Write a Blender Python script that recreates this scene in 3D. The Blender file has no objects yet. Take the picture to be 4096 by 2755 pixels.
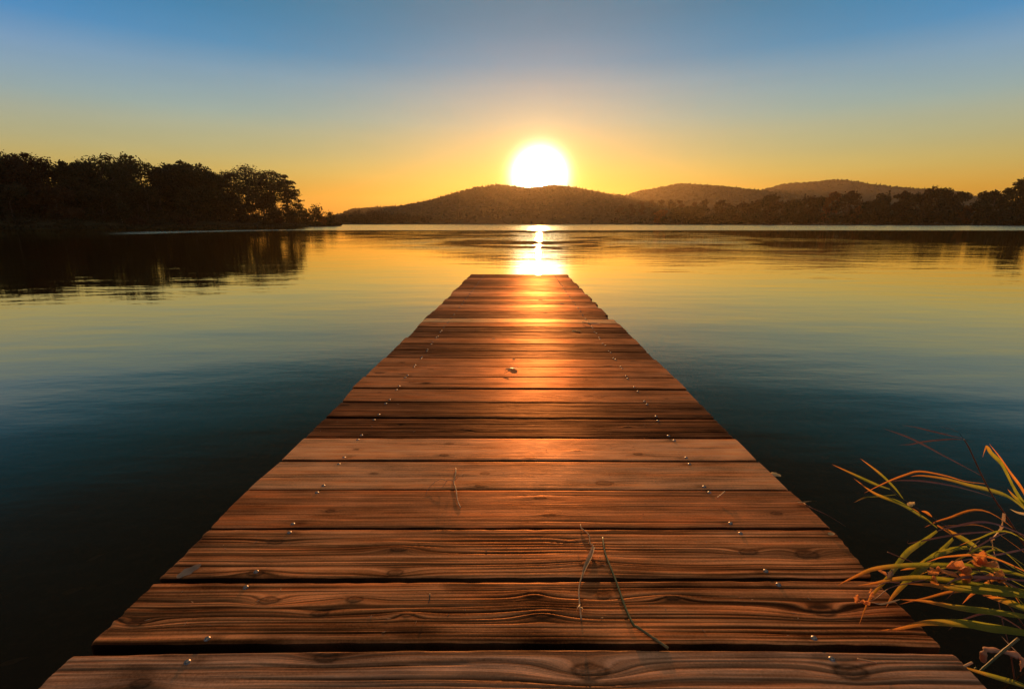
import bpy, math, random
import numpy as np
from mathutils import Vector
random.seed(7)
R = math.radians
scene = bpy.context.scene
COL = scene.collection

# ------------------------------------------------------------------ camera
FPX = 17.0 / 36.0 * 4096          # focal length in photo pixels
PHI = math.atan((1377.5 - 894.0) / FPX)
PSI = R(0.977)
CAM = np.array([0.018, 0.0, 0.90])
WATER = -0.35
cp, sp = math.cos(PHI), math.sin(PHI)
cy_, sy_ = math.cos(PSI), math.sin(PSI)
FWD = np.array([-sy_ * cp, cy_ * cp, -sp])
RGT = np.array([cy_, sy_, 0.0])
UPV = np.cross(RGT, FWD)

def ray(px, py):
    return FWD + RGT * ((px - 2048.0) / FPX) + UPV * ((1377.5 - py) / FPX)

def PZ(px, py, z=0.0):            # point of the horizontal plane z seen at a photo pixel
    r = ray(px, py)
    return CAM + r * ((z - CAM[2]) / r[2])

def PY(px, py, y):                # point at world distance y seen at a photo pixel
    r = ray(px, py)
    return CAM + r * ((y - CAM[1]) / r[1])

cam_d = bpy.data.cameras.new('camera')
cam = bpy.data.objects.new('camera', cam_d)
COL.objects.link(cam)
cam.location = CAM
cam.rotation_euler = (math.pi / 2 - PHI, 0, PSI)
cam_d.lens = 17.0
cam_d.sensor_width = 36.0
cam_d.clip_start = 0.05
cam_d.clip_end = 20000
scene.camera = cam

# ------------------------------------------------------------------ sun + sky
sdir = ray(2158, 706)
sdir = sdir / np.linalg.norm(sdir)
SUN_EL = math.asin(sdir[2])
SUN_AZ = math.atan2(sdir[0], sdir[1])
sl = bpy.data.lights.new('sun', 'SUN')
sl.energy = 5.0
sl.angle = R(0.5)
sl.color = (1.0, 0.46, 0.15)
so = bpy.data.objects.new('sun', sl)
COL.objects.link(so)
so.rotation_euler = Vector(-sdir).to_track_quat('-Z', 'Y').to_euler()
so.location = (20, 60, 40)

world = bpy.data.worlds.new('World')
scene.world = world
world.use_nodes = True
nt = world.node_tree
nt.nodes.clear()

class NB:
    """small helper that wires shader nodes"""
    def __init__(s, tree): s.t = tree
    def n(s, typ, **kw):
        nd = s.t.nodes.new(typ)
        for k, v in kw.items(): setattr(nd, k, v)
        return nd
    def link(s, a, b): s.t.links.new(a, b)
    def put(s, sock, v):
        if isinstance(v, bpy.types.NodeSocket): s.link(v, sock)
        else: sock.default_value = v
    def math(s, op, a, b=None, c=None, clamp=False):
        nd = s.n('ShaderNodeMath', operation=op, use_clamp=clamp)
        s.put(nd.inputs[0], a)
        if b is not None: s.put(nd.inputs[1], b)
        if c is not None: s.put(nd.inputs[2], c)
        return nd.outputs[0]
    def vmath(s, op, a, b=None, scale=None):
        nd = s.n('ShaderNodeVectorMath', operation=op)
        s.put(nd.inputs[0], a)
        if b is not None: s.put(nd.inputs[1], b)
        if scale is not None: s.put(nd.inputs['Scale'], scale)
        return nd.outputs['Value'] if op in ('DOT_PRODUCT', 'LENGTH') else nd.outputs[0]
    def mix(s, f, a, b, blend='MIX', clamp=False):
        nd = s.n('ShaderNodeMix', data_type='RGBA', blend_type=blend)
        nd.clamp_result = clamp
        s.put(nd.inputs[0], f); s.put(nd.inputs[6], a); s.put(nd.inputs[7], b)
        return nd.outputs[2]
    def ramp(s, f, stops, interp='LINEAR'):
        nd = s.n('ShaderNodeValToRGB')
        el = nd.color_ramp.elements
        nd.color_ramp.interpolation = interp
        while len(el) < len(stops): el.new(0.5)
        for e, (p, c) in zip(el, stops):
            e.position = p
            e.color = (c[0], c[1], c[2], 1) if len(c) == 3 else c
        s.put(nd.inputs[0], f)
        return nd.outputs[0]
    def mapr(s, v, a, b, c=0.0, d=1.0, smooth=True):
        nd = s.n('ShaderNodeMapRange')
        nd.interpolation_type = 'SMOOTHSTEP' if smooth else 'LINEAR'
        nd.clamp = True
        s.put(nd.inputs[0], v)
        for i, q in enumerate((a, b, c, d)): s.put(nd.inputs[1 + i], q)
        return nd.outputs[0]
    def noise(s, vec, scale=1.0, detail=3, rough=0.55, dist=0.0, dim='3D'):
        nd = s.n('ShaderNodeTexNoise', noise_dimensions=dim)
        s.put(nd.inputs['Vector'], vec)
        nd.inputs['Scale'].default_value = scale
        nd.inputs['Detail'].default_value = detail
        nd.inputs['Roughness'].default_value = rough
        nd.inputs['Distortion'].default_value = dist
        return nd.outputs['Fac']
    def comb(s, x, y, z):
        nd = s.n('ShaderNodeCombineXYZ')
        for i, q in enumerate((x, y, z)): s.put(nd.inputs[i], q)
        return nd.outputs[0]

# colour of the clear evening sky by height above the horizon and by distance from the sun (degrees / 60); the bright warm top of SKY_BAND is added to fill-light the deck
SKY_TINT = [(0.0, (0.633, 0.1256, 0.0053)), (0.03333333333333333, (0.6817, 0.1753, 0.0156)), (0.06666666666666667, (0.8202, 0.2723, 0.0465)), (0.1, (0.9312, 0.3971, 0.1197)), (0.13333333333333333, (0.8507, 0.4639, 0.2263)), (0.16666666666666666, (0.7356, 0.5104, 0.3692)), (0.2, (0.6022, 0.5293, 0.5198)), (0.23333333333333334, (0.4667, 0.5171, 0.6317)), (0.26666666666666666, (0.3423, 0.476, 0.6625)), (0.3, (0.2377, 0.4128, 0.5998)), (0.3333333333333333, (0.1562, 0.3374, 0.4687)), (0.36666666666666664, (0.25, 0.36, 0.42)), (0.4, (0.2, 0.25, 0.26)), (0.5, (0.15, 0.165, 0.15)), (0.6666666666666666, (0.14, 0.15, 0.12)), (1.0, (0.16, 0.18, 0.14))]
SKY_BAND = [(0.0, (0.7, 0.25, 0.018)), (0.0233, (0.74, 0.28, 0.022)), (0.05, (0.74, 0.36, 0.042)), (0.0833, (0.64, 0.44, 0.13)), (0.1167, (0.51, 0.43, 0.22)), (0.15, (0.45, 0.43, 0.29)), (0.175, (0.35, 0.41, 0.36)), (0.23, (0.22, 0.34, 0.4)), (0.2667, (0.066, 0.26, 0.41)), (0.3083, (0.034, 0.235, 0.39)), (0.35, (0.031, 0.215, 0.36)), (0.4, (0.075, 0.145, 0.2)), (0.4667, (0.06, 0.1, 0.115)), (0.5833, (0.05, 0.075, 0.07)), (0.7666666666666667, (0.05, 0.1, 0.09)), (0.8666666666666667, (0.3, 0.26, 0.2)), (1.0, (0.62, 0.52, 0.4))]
SKY_NEAR = [(0.0, (0.1618, 0.2941, 0.2941)), (0.08333333333333333, (0.1546, 0.342, 0.3439)), (0.16666666666666666, (0.1494, 0.3921, 0.4015)), (0.25, (0.1515, 0.443, 0.4681)), (0.3333333333333333, (0.1764, 0.4934, 0.545)), (0.4166666666666667, (0.2031, 0.5417, 0.6335)), (0.5, (0.2327, 0.5862, 0.7355)), (0.5833333333333334, (0.2665, 0.6253, 0.8525)), (0.6666666666666666, (0.2854, 0.6576, 0.9867)), (0.75, (0.3001, 0.6816, 1.1406)), (0.8333333333333334, (0.3193, 0.6964, 1.3165)), (1.0, (0.3749, 0.6962, 1.7461))]

w = NB(nt)
sky = w.n('ShaderNodeTexSky', sky_type='NISHITA')
sky.sun_disc = False
sky.sun_elevation = SUN_EL
sky.sun_rotation = SUN_AZ
sky.altitude = 200
sky.air_density = 1.0
sky.dust_density = 0.25
sky.ozone_density = 1.0
tc = w.n('ShaderNodeTexCoord')
dirv = w.vmath('NORMALIZE', tc.outputs['Generated'])
sep = w.n('ShaderNodeSeparateXYZ'); w.link(dirv, sep.inputs[0])
eldeg = w.math('MULTIPLY', w.math('ARCSINE', sep.outputs[2]), 180 / math.pi)
elf = w.math('DIVIDE', eldeg, 60.0, clamp=True)
tint = w.ramp(elf, SKY_TINT)
base = w.mix(1.0, sky.outputs[0], tint, 'MULTIPLY')
cosg = w.math('MINIMUM', w.vmath('DOT_PRODUCT', dirv, tuple(sdir)), 0.9999999)
thd = w.math('MULTIPLY', w.math('ARCCOSINE', cosg), 180 / math.pi)
base = w.mix(1.0, base, w.vmath('SCALE', w.ramp(w.math('DIVIDE', thd, 60.0, clamp=True), SKY_NEAR), scale=3.4), 'MULTIPLY')
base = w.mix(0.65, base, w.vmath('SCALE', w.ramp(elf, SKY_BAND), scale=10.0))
core = w.math('MULTIPLY', w.math('EXPONENT', w.math('MULTIPLY', w.math('POWER', w.math('DIVIDE', thd, 2.55), 3.0), -1.0)), 70.0)
halo = w.math('MULTIPLY', w.math('EXPONENT', w.math('MULTIPLY', w.math('POWER', w.math('DIVIDE', thd, 3.3), 2.0), -1.0)), 9.0)
gl1 = w.math('MULTIPLY', w.math('EXPONENT', w.math('DIVIDE', thd, -2.4)), 6.0)
gl2 = w.math('MULTIPLY', w.math('EXPONENT', w.math('DIVIDE', thd, -9.0)), 1.3)
c0 = w.vmath('SCALE', (1.0, 0.90, 0.72), scale=core)
c1 = w.vmath('SCALE', (1.0, 0.60, 0.06), scale=gl1)
c2 = w.vmath('SCALE', (1.0, 0.42, 0.04), scale=gl2)
c0 = w.vmath('ADD', c0, w.vmath('SCALE', (1.0, 0.78, 0.30), scale=halo))
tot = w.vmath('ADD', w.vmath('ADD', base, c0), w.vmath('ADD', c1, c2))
wisp = w.noise(w.vmath('MULTIPLY', dirv, (3.0, 3.0, 16.0)), 1.3, 5, 0.6, 0.4)
tot = w.vmath('SCALE', tot, scale=w.mapr(wisp, 0.30, 0.75, 0.985, 1.02))
bg = w.n('ShaderNodeBackground')
bg.inputs['Strength'].default_value = 0.1
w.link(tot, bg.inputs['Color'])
wo = w.n('ShaderNodeOutputWorld')
w.link(bg.outputs[0], wo.inputs['Surface'])

# ------------------------------------------------------------------ render settings
vs = scene.view_settings
vs.view_transform = 'Standard'; vs.look = 'None'; vs.exposure = 0.0; vs.gamma = 1.0
scene.render.engine = 'CYCLES'
cyc = scene.cycles
cyc.use_denoising = True
cyc.max_bounces = 6
cyc.diffuse_bounces = 3
cyc.glossy_bounces = 3
cyc.transmission_bounces = 4
cyc.transparent_max_bounces = 8
cyc.volume_bounces = 0
cyc.sample_clamp_indirect = 6.0
cyc.use_adaptive_sampling = True
cyc.adaptive_threshold = 0.01

# ------------------------------------------------------------------ helpers
def tag(o, label=None, cat=None, group=None, kind=None):
    if label: o['label'] = label
    if cat: o['category'] = cat
    if group: o['group'] = group
    if kind: o['kind'] = kind
    return o

def empty(name, loc=(0, 0, 0)):
    o = bpy.data.objects.new(name, None)
    o.empty_display_size = 0.2
    COL.objects.link(o)
    o.location = loc
    return o

def link_mesh(name, me, mat=None, parent=None, loc=(0, 0, 0)):
    o = bpy.data.objects.new(name, me)
    COL.objects.link(o)
    if parent: o.parent = parent
    o.location = loc
    if mat and not me.materials: me.materials.append(mat)
    return o

def mesh_np(name, V, F, smooth=True):
    """V (n,3) array; F list of faces, or (m,k) array"""
    me = bpy.data.meshes.new(name)
    V = np.asarray(V, dtype=np.float32)
    if isinstance(F, np.ndarray):
        m, k = F.shape
        me.vertices.add(len(V)); me.vertices.foreach_set('co', V.ravel())
        me.loops.add(m * k); me.loops.foreach_set('vertex_index', F.astype(np.int32).ravel())
        me.polygons.add(m)
        me.polygons.foreach_set('loop_start', np.arange(0, m * k, k, dtype=np.int32))
        me.polygons.foreach_set('loop_total', np.full(m, k, dtype=np.int32))
        me.update(calc_edges=True); me.validate()
    else:
        me.from_pydata([tuple(v) for v in V], [], [tuple(f) for f in F]); me.update()
    me.polygons.foreach_set('use_smooth', np.full(len(me.polygons), smooth, dtype=bool))
    return me

def hash2(i, j, s):
    n = (i.astype(np.int64) * 374761393 + j.astype(np.int64) * 668265263 + int(s) * 974634777) & 0x7fffffff
    n = ((n ^ (n >> 13)) * 1274126177) & 0x7fffffff
    return ((n ^ (n >> 16)) & 0xffff) / 65535.0

def vnoise(u, v, s=0):
    u = np.asarray(u, float); v = np.asarray(v, float)
    i = np.floor(u); j = np.floor(v)
    fu = u - i; fv = v - j
    fu = fu * fu * (3 - 2 * fu); fv = fv * fv * (3 - 2 * fv)
    a = hash2(i, j, s); b = hash2(i + 1, j, s); c = hash2(i, j + 1, s); d = hash2(i + 1, j + 1, s)
    return (a * (1 - fu) + b * fu) * (1 - fv) + (c * (1 - fu) + d * fu) * fv

def sstep(a, b, x):
    t = np.clip((x - a) / (b - a), 0, 1)
    return t * t * (3 - 2 * t)

def new_mat(name):
    m = bpy.data.materials.new(name)
    m.use_nodes = True
    m.node_tree.nodes.clear()
    return m, NB(m.node_tree)

def finish(b, shader):
    o = b.n('ShaderNodeOutputMaterial')
    b.link(shader, o.inputs['Surface'])

def attr(b, name):
    nd = b.n('ShaderNodeAttribute'); nd.attribute_name = name
    return nd.outputs['Fac']

# ------------------------------------------------------------------ materials
def mat_leaf(name, c1, c2, trans=0.35, scale=0.6):
    m, b = new_mat(name)
    geo = b.n('ShaderNodeNewGeometry'); oi = b.n('ShaderNodeObjectInfo')
    n = b.noise(geo.outputs['Position'], scale, 2)
    rnd = geo.outputs['Random Per Island']
    f = b.math('ADD', b.math('MULTIPLY', n, 0.8), b.math('MULTIPLY', rnd, 0.45), clamp=True)
    f = b.math('ADD', f, b.math('MULTIPLY', b.math('SUBTRACT', oi.outputs['Random'], 0.5), 0.35), clamp=True)
    col = b.mix(b.mapr(f, 0.3, 0.95), c1 + (1,), c2 + (1,))
    d = b.n('ShaderNodeBsdfPrincipled'); d.inputs['Roughness'].default_value = 0.65
    d.inputs['Specular IOR Level'].default_value = 0.15
    b.link(col, d.inputs['Base Color'])
    t = b.n('ShaderNodeBsdfTranslucent'); b.link(col, t.inputs['Color'])
    mx = b.n('ShaderNodeMixShader'); mx.inputs[0].default_value = trans
    b.link(d.outputs[0], mx.inputs[1]); b.link(t.outputs[0], mx.inputs[2])
    finish(b, mx.outputs[0])
    return m

M_GREEN = mat_leaf('foliage_green', (0.022, 0.025, 0.009), (0.050, 0.046, 0.015), 0.22)
M_OLIVE = mat_leaf('foliage_olive', (0.019, 0.018, 0.007), (0.042, 0.033, 0.010), 0.18)
M_AUTUMN = mat_leaf('foliage_autumn', (0.085, 0.034, 0.010), (0.22, 0.070, 0.015), 0.3)
M_RUST = mat_leaf('foliage_rust', (0.022, 0.015, 0.006), (0.060, 0.028, 0.009), 0.2)
M_PINE = mat_leaf('foliage_pine', (0.022, 0.026, 0.012), (0.045, 0.045, 0.018), 0.15)
M_WOODS = mat_leaf('foliage_far', (0.026, 0.024, 0.010), (0.044, 0.034, 0.013), 0.1, 0.05)

def mat_bark():
    m, b = new_mat('bark')
    geo = b.n('ShaderNodeNewGeometry')
    n = b.noise(geo.outputs['Position'], 4, 4)
    p = b.n('ShaderNodeBsdfPrincipled'); p.inputs['Roughness'].default_value = 0.9
    b.link(b.ramp(n, [(0.3, (0.035, 0.025, 0.018)), (0.7, (0.09, 0.065, 0.045))]), p.inputs['Base Color'])
    finish(b, p.outputs[0]); return m
M_BARK = mat_bark()

def mat_birch():
    m, b = new_mat('birch_bark')
    geo = b.n('ShaderNodeNewGeometry')
    v = b.vmath('MULTIPLY', geo.outputs['Position'], (1, 1, 3))
    n = b.noise(v, 1.4, 4)
    p = b.n('ShaderNodeBsdfPrincipled'); p.inputs['Roughness'].default_value = 0.8
    b.link(b.ramp(n, [(0.35, (0.05, 0.04, 0.03)), (0.6, (0.32, 0.28, 0.22))]), p.inputs['Base Color'])
    finish(b, p.outputs[0]); return m
M_BIRCH = mat_birch()

def mat_earth(name, stops, scale):
    m, b = new_mat(name)
    geo = b.n('ShaderNodeNewGeometry')
    n = b.noise(geo.outputs['Position'], scale, 6, 0.65)
    p = b.n('ShaderNodeBsdfPrincipled'); p.inputs['Roughness'].default_value = 0.95
    p.inputs['Specular IOR Level'].default_value = 0.1
    b.link(b.ramp(n, stops), p.inputs['Base Color'])
    bp = b.n('ShaderNodeBump'); bp.inputs['Strength'].default_value = 0.6
    bp.inputs['Distance'].default_value = 0.3 / scale
    b.link(n, bp.inputs['Height']); b.link(bp.outputs[0], p.inputs['Normal'])
    finish(b, p.outputs[0]); return m
M_GRASSY = mat_earth('grassy_earth', [(0.3, (0.014, 0.015, 0.006)), (0.55, (0.028, 0.026, 0.010)), (0.8, (0.05, 0.038, 0.015))], 0.5)
M_HILL = mat_earth('wooded_slope', [(0.3, (0.024, 0.022, 0.010)), (0.7, (0.040, 0.032, 0.013))], 0.03)
M_MUD = mat_earth('lake_mud', [(0.3, (0.012, 0.009, 0.006)), (0.52, (0.045, 0.032, 0.018)), (0.75, (0.19, 0.12, 0.065))], 5.0)

# ---- wood of the planks: grain, knots, cracks and painted gap shade come from the mesh's own attributes
def mat_wood():
    m, b = new_mat('plank_wood')
    oi = b.n('ShaderNodeObjectInfo')
    geo = b.n('ShaderNodeNewGeometry')
    g = attr(b, 'ring'); gx = attr(b, 'along'); grain = attr(b, 'grain'); knot = attr(b, 'knot'); crack_shade = attr(b, 'crack_shade')
    wear = oi.outputs['Alpha']
    tintc = oi.outputs['Color']
    seed = b.math('MULTIPLY', oi.outputs['Random'], 57.0)
    fine = b.noise(b.comb(b.math('MULTIPLY', gx, 7.0), b.math('MULTIPLY', g, 420.0), seed), 1.0, 3, 0.6)
    mid = b.noise(b.comb(b.math('MULTIPLY', gx, 2.2), b.math('MULTIPLY', g, 90.0), seed), 1.0, 3, 0.6)
    blot = b.noise(b.comb(b.math('MULTIPLY', gx, 3.5), b.math('MULTIPLY', g, 11.0), seed), 1.0, 5, 0.6)
    pores = b.noise(geo.outputs['Position'], 170.0, 3, 0.7)
    f = b.math('ADD', b.math('MULTIPLY', fine, 0.34), b.math('MULTIPLY', mid, 0.60))
    f = b.math('ADD', f, b.math('MULTIPLY', blot, 0.55))
    f = b.math('ADD', f, b.math('MULTIPLY', b.math('SUBTRACT', pores, 0.5), 0.30))
    f = b.math('ADD', f, -0.24)
    val = b.ramp(f, [(0.25, (0.24, 0.21, 0.19)), (0.40, (0.74, 0.71, 0.68)), (0.54, (1.15, 1.15, 1.15)), (0.74, (1.7, 1.7, 1.7))])
    col = b.mix(1.0, tintc, val, 'MULTIPLY')
    hue = b.noise(b.comb(b.math('MULTIPLY', gx, 2.6), b.math('MULTIPLY', g, 26.0), b.math('ADD', seed, 3.0)), 1.0, 4, 0.65)
    col = b.mix(1.0, col, b.ramp(hue, [(0.32, (0.80, 0.86, 0.98)), (0.5, (1, 1, 1)), (0.66, (1.22, 0.98, 0.78))]), 'MULTIPLY')
    # worn planks: dark earlywood between raised latewood lines
    gr = b.mix(b.math('MULTIPLY', wear, 1.0, clamp=True), (1, 1, 1, 1), b.ramp(grain, [(0.26, (0.10, 0.08, 0.07)), (0.46, (0.55, 0.51, 0.47)), (0.72, (1.45, 1.45, 1.45))]))
    col = b.mix(1.0, col, gr, 'MULTIPLY')
    col = b.mix(b.math('MULTIPLY', knot, 1.0, clamp=True), col, (0.045, 0.020, 0.010, 1))
    stain = b.noise(b.comb(b.math('MULTIPLY', gx, 1.7), b.math('MULTIPLY', g, 5.0), b.math('ADD', seed, 9.0)), 1.0, 4, 0.6)
    col = b.mix(b.math('MULTIPLY', b.mapr(stain, 0.50, 0.70), 0.6), col, b.mix(1.0, col, (0.45, 0.42, 0.42, 1), 'MULTIPLY'))
    gap_dark_and_dirt = attr(b, 'gap_dark_and_dirt')
    col = b.mix(b.math('MULTIPLY', gap_dark_and_dirt, b.mapr(blot, 0.30, 0.62, 1.0, 0.45), clamp=True), col, b.mix(1.0, col, (0.16, 0.13, 0.12, 1), 'MULTIPLY'))
    col = b.mix(crack_shade, col, (0.006, 0.004, 0.003, 1))
    h = b.math('ADD', b.math('MULTIPLY', fine, 0.5), b.math('MULTIPLY', mid, 0.6))
    h = b.math('ADD', h, b.math('MULTIPLY', pores, 0.35))
    bp = b.n('ShaderNodeBump'); bp.inputs['Strength'].default_value = 0.7
    bp.inputs['Distance'].default_value = 0.0018
    b.link(h, bp.inputs['Height'])
    df = b.n('ShaderNodeBsdfDiffuse'); df.inputs['Roughness'].default_value = 0.6
    b.link(col, df.inputs['Color']); b.link(bp.outputs[0], df.inputs['Normal'])
    gl = b.n('ShaderNodeBsdfGlossy')
    b.link(b.mix(0.55, (1, 0.80, 0.55, 1), b.mix(1.0, tintc, (2.0, 2.0, 2.0, 1), 'MULTIPLY')), gl.inputs['Color'])
    b.link(b.math('ADD', b.math('MULTIPLY', fine, 0.18), b.math('ADD', b.math('MULTIPLY', wear, 0.06), 0.34)), gl.inputs['Roughness'])
    b.link(bp.outputs[0], gl.inputs['Normal'])
    fr = b.n('ShaderNodeFresnel'); fr.inputs['IOR'].default_value = 1.42
    b.link(bp.outputs[0], fr.inputs['Normal'])
    mx = b.n('ShaderNodeMixShader')
    k = b.math('MULTIPLY', b.math('MULTIPLY', b.math('MINIMUM', fr.outputs[0], 0.34), 0.50), b.math('SUBTRACT', 1.0, b.math('MULTIPLY', crack_shade, 0.9)))
    k = b.math('MULTIPLY', k, b.mapr(f, 0.25, 0.70, 0.35, 1.0))
    b.link(k, mx.inputs[0])
    b.link(df.outputs[0], mx.inputs[1]); b.link(gl.outputs[0], mx.inputs[2])
    finish(b, mx.outputs[0]); return m
M_WOOD = mat_wood()

def mat_beam():
    m, b = new_mat('wet_timber')
    geo = b.n('ShaderNodeNewGeometry')
    n = b.noise(b.vmath('MULTIPLY', geo.outputs['Position'], (30, 2, 30)), 1.0, 4)
    p = b.n('ShaderNodeBsdfPrincipled'); p.inputs['Roughness'].default_value = 0.8
    b.link(b.ramp(n, [(0.3, (0.03, 0.02, 0.014)), (0.7, (0.09, 0.055, 0.035))]), p.inputs['Base Color'])
    finish(b, p.outputs[0]); return m
M_BEAM = mat_beam()

def mat_metal():
    m, b = new_mat('zinc_bolt')
    geo = b.n('ShaderNodeNewGeometry')
    n = b.noise(geo.outputs['Position'], 300.0, 3)
    p = b.n('ShaderNodeBsdfPrincipled'); p.inputs['Metallic'].default_value = 1.0
    b.link(b.ramp(n, [(0.35, (0.12, 0.095, 0.08)), (0.7, (0.36, 0.32, 0.29))]), p.inputs['Base Color'])
    b.link(b.mapr(n, 0.3, 0.7, 0.30, 0.50), p.inputs['Roughness'])
    finish(b, p.outputs[0]); return m
M_METAL = mat_metal()

def mat_blade(name, c1, c2, tip, trans=0.55, rough=0.45):
    m, b = new_mat(name)
    t = attr(b, 'tpos'); ed = attr(b, 'across')
    geo = b.n('ShaderNodeNewGeometry')
    n = b.noise(geo.outputs['Position'], 22.0, 4)
    veins = b.noise(b.comb(b.math('MULTIPLY', t, 2.0), b.math('MULTIPLY', ed, 14.0), 0.0), 1.0, 2)
    col = b.mix(b.mapr(b.math('ADD', b.math('MULTIPLY', n, 0.7), b.math('MULTIPLY', veins, 0.4)), 0.35, 0.8), c1 + (1,), c2 + (1,))
    col = b.mix(b.mapr(b.math('ADD', t, b.math('MULTIPLY', n, 0.35)), 0.72, 1.15), col, tip + (1,))
    p = b.n('ShaderNodeBsdfPrincipled'); p.inputs['Roughness'].default_value = rough
    b.link(col, p.inputs['Base Color'])
    tr = b.n('ShaderNodeBsdfTranslucent'); b.link(col, tr.inputs['Color'])
    mx = b.n('ShaderNodeMixShader'); mx.inputs[0].default_value = trans
    b.link(p.outputs[0], mx.inputs[1]); b.link(tr.outputs[0], mx.inputs[2])
    finish(b, mx.outputs[0]); return m
M_BLADE = mat_blade('reed_blade_green', (0.17, 0.22, 0.02), (0.42, 0.38, 0.035), (0.65, 0.24, 0.04), 0.72)
M_BLADEO = mat_blade('reed_blade_orange', (0.50, 0.20, 0.03), (0.75, 0.30, 0.05), (0.75, 0.24, 0.05), 0.72)
M_STRAW = mat_blade('dry_straw', (0.42, 0.24, 0.10), (0.72, 0.44, 0.20), (0.65, 0.4, 0.2), 0.35, 0.5)
M_STEMG = mat_blade('green_stem', (0.05, 0.06, 0.012), (0.11, 0.11, 0.02), (0.20, 0.13, 0.04), 0.1, 0.5)
M_STEMR = mat_blade('red_stem', (0.16, 0.045, 0.02), (0.34, 0.09, 0.035), (0.22, 0.08, 0.035), 0.1, 0.5)
M_STEMD = mat_blade('dark_stem', (0.025, 0.02, 0.012), (0.06, 0.045, 0.02), (0.12, 0.07, 0.03), 0.05, 0.5)
M_DRYLEAF = mat_blade('dry_leaf_orange', (0.60, 0.20, 0.05), (0.85, 0.40, 0.13), (0.75, 0.3, 0.09), 0.5, 0.45)
M_PALELEAF = mat_blade('pale_leaf', (0.70, 0.48, 0.18), (0.85, 0.66, 0.32), (0.8, 0.6, 0.28), 0.5, 0.2)
M_BROWNLEAF = mat_blade('brown_leaf', (0.22, 0.13, 0.075), (0.42, 0.26, 0.15), (0.2, 0.12, 0.07), 0.2, 0.6)

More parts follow.
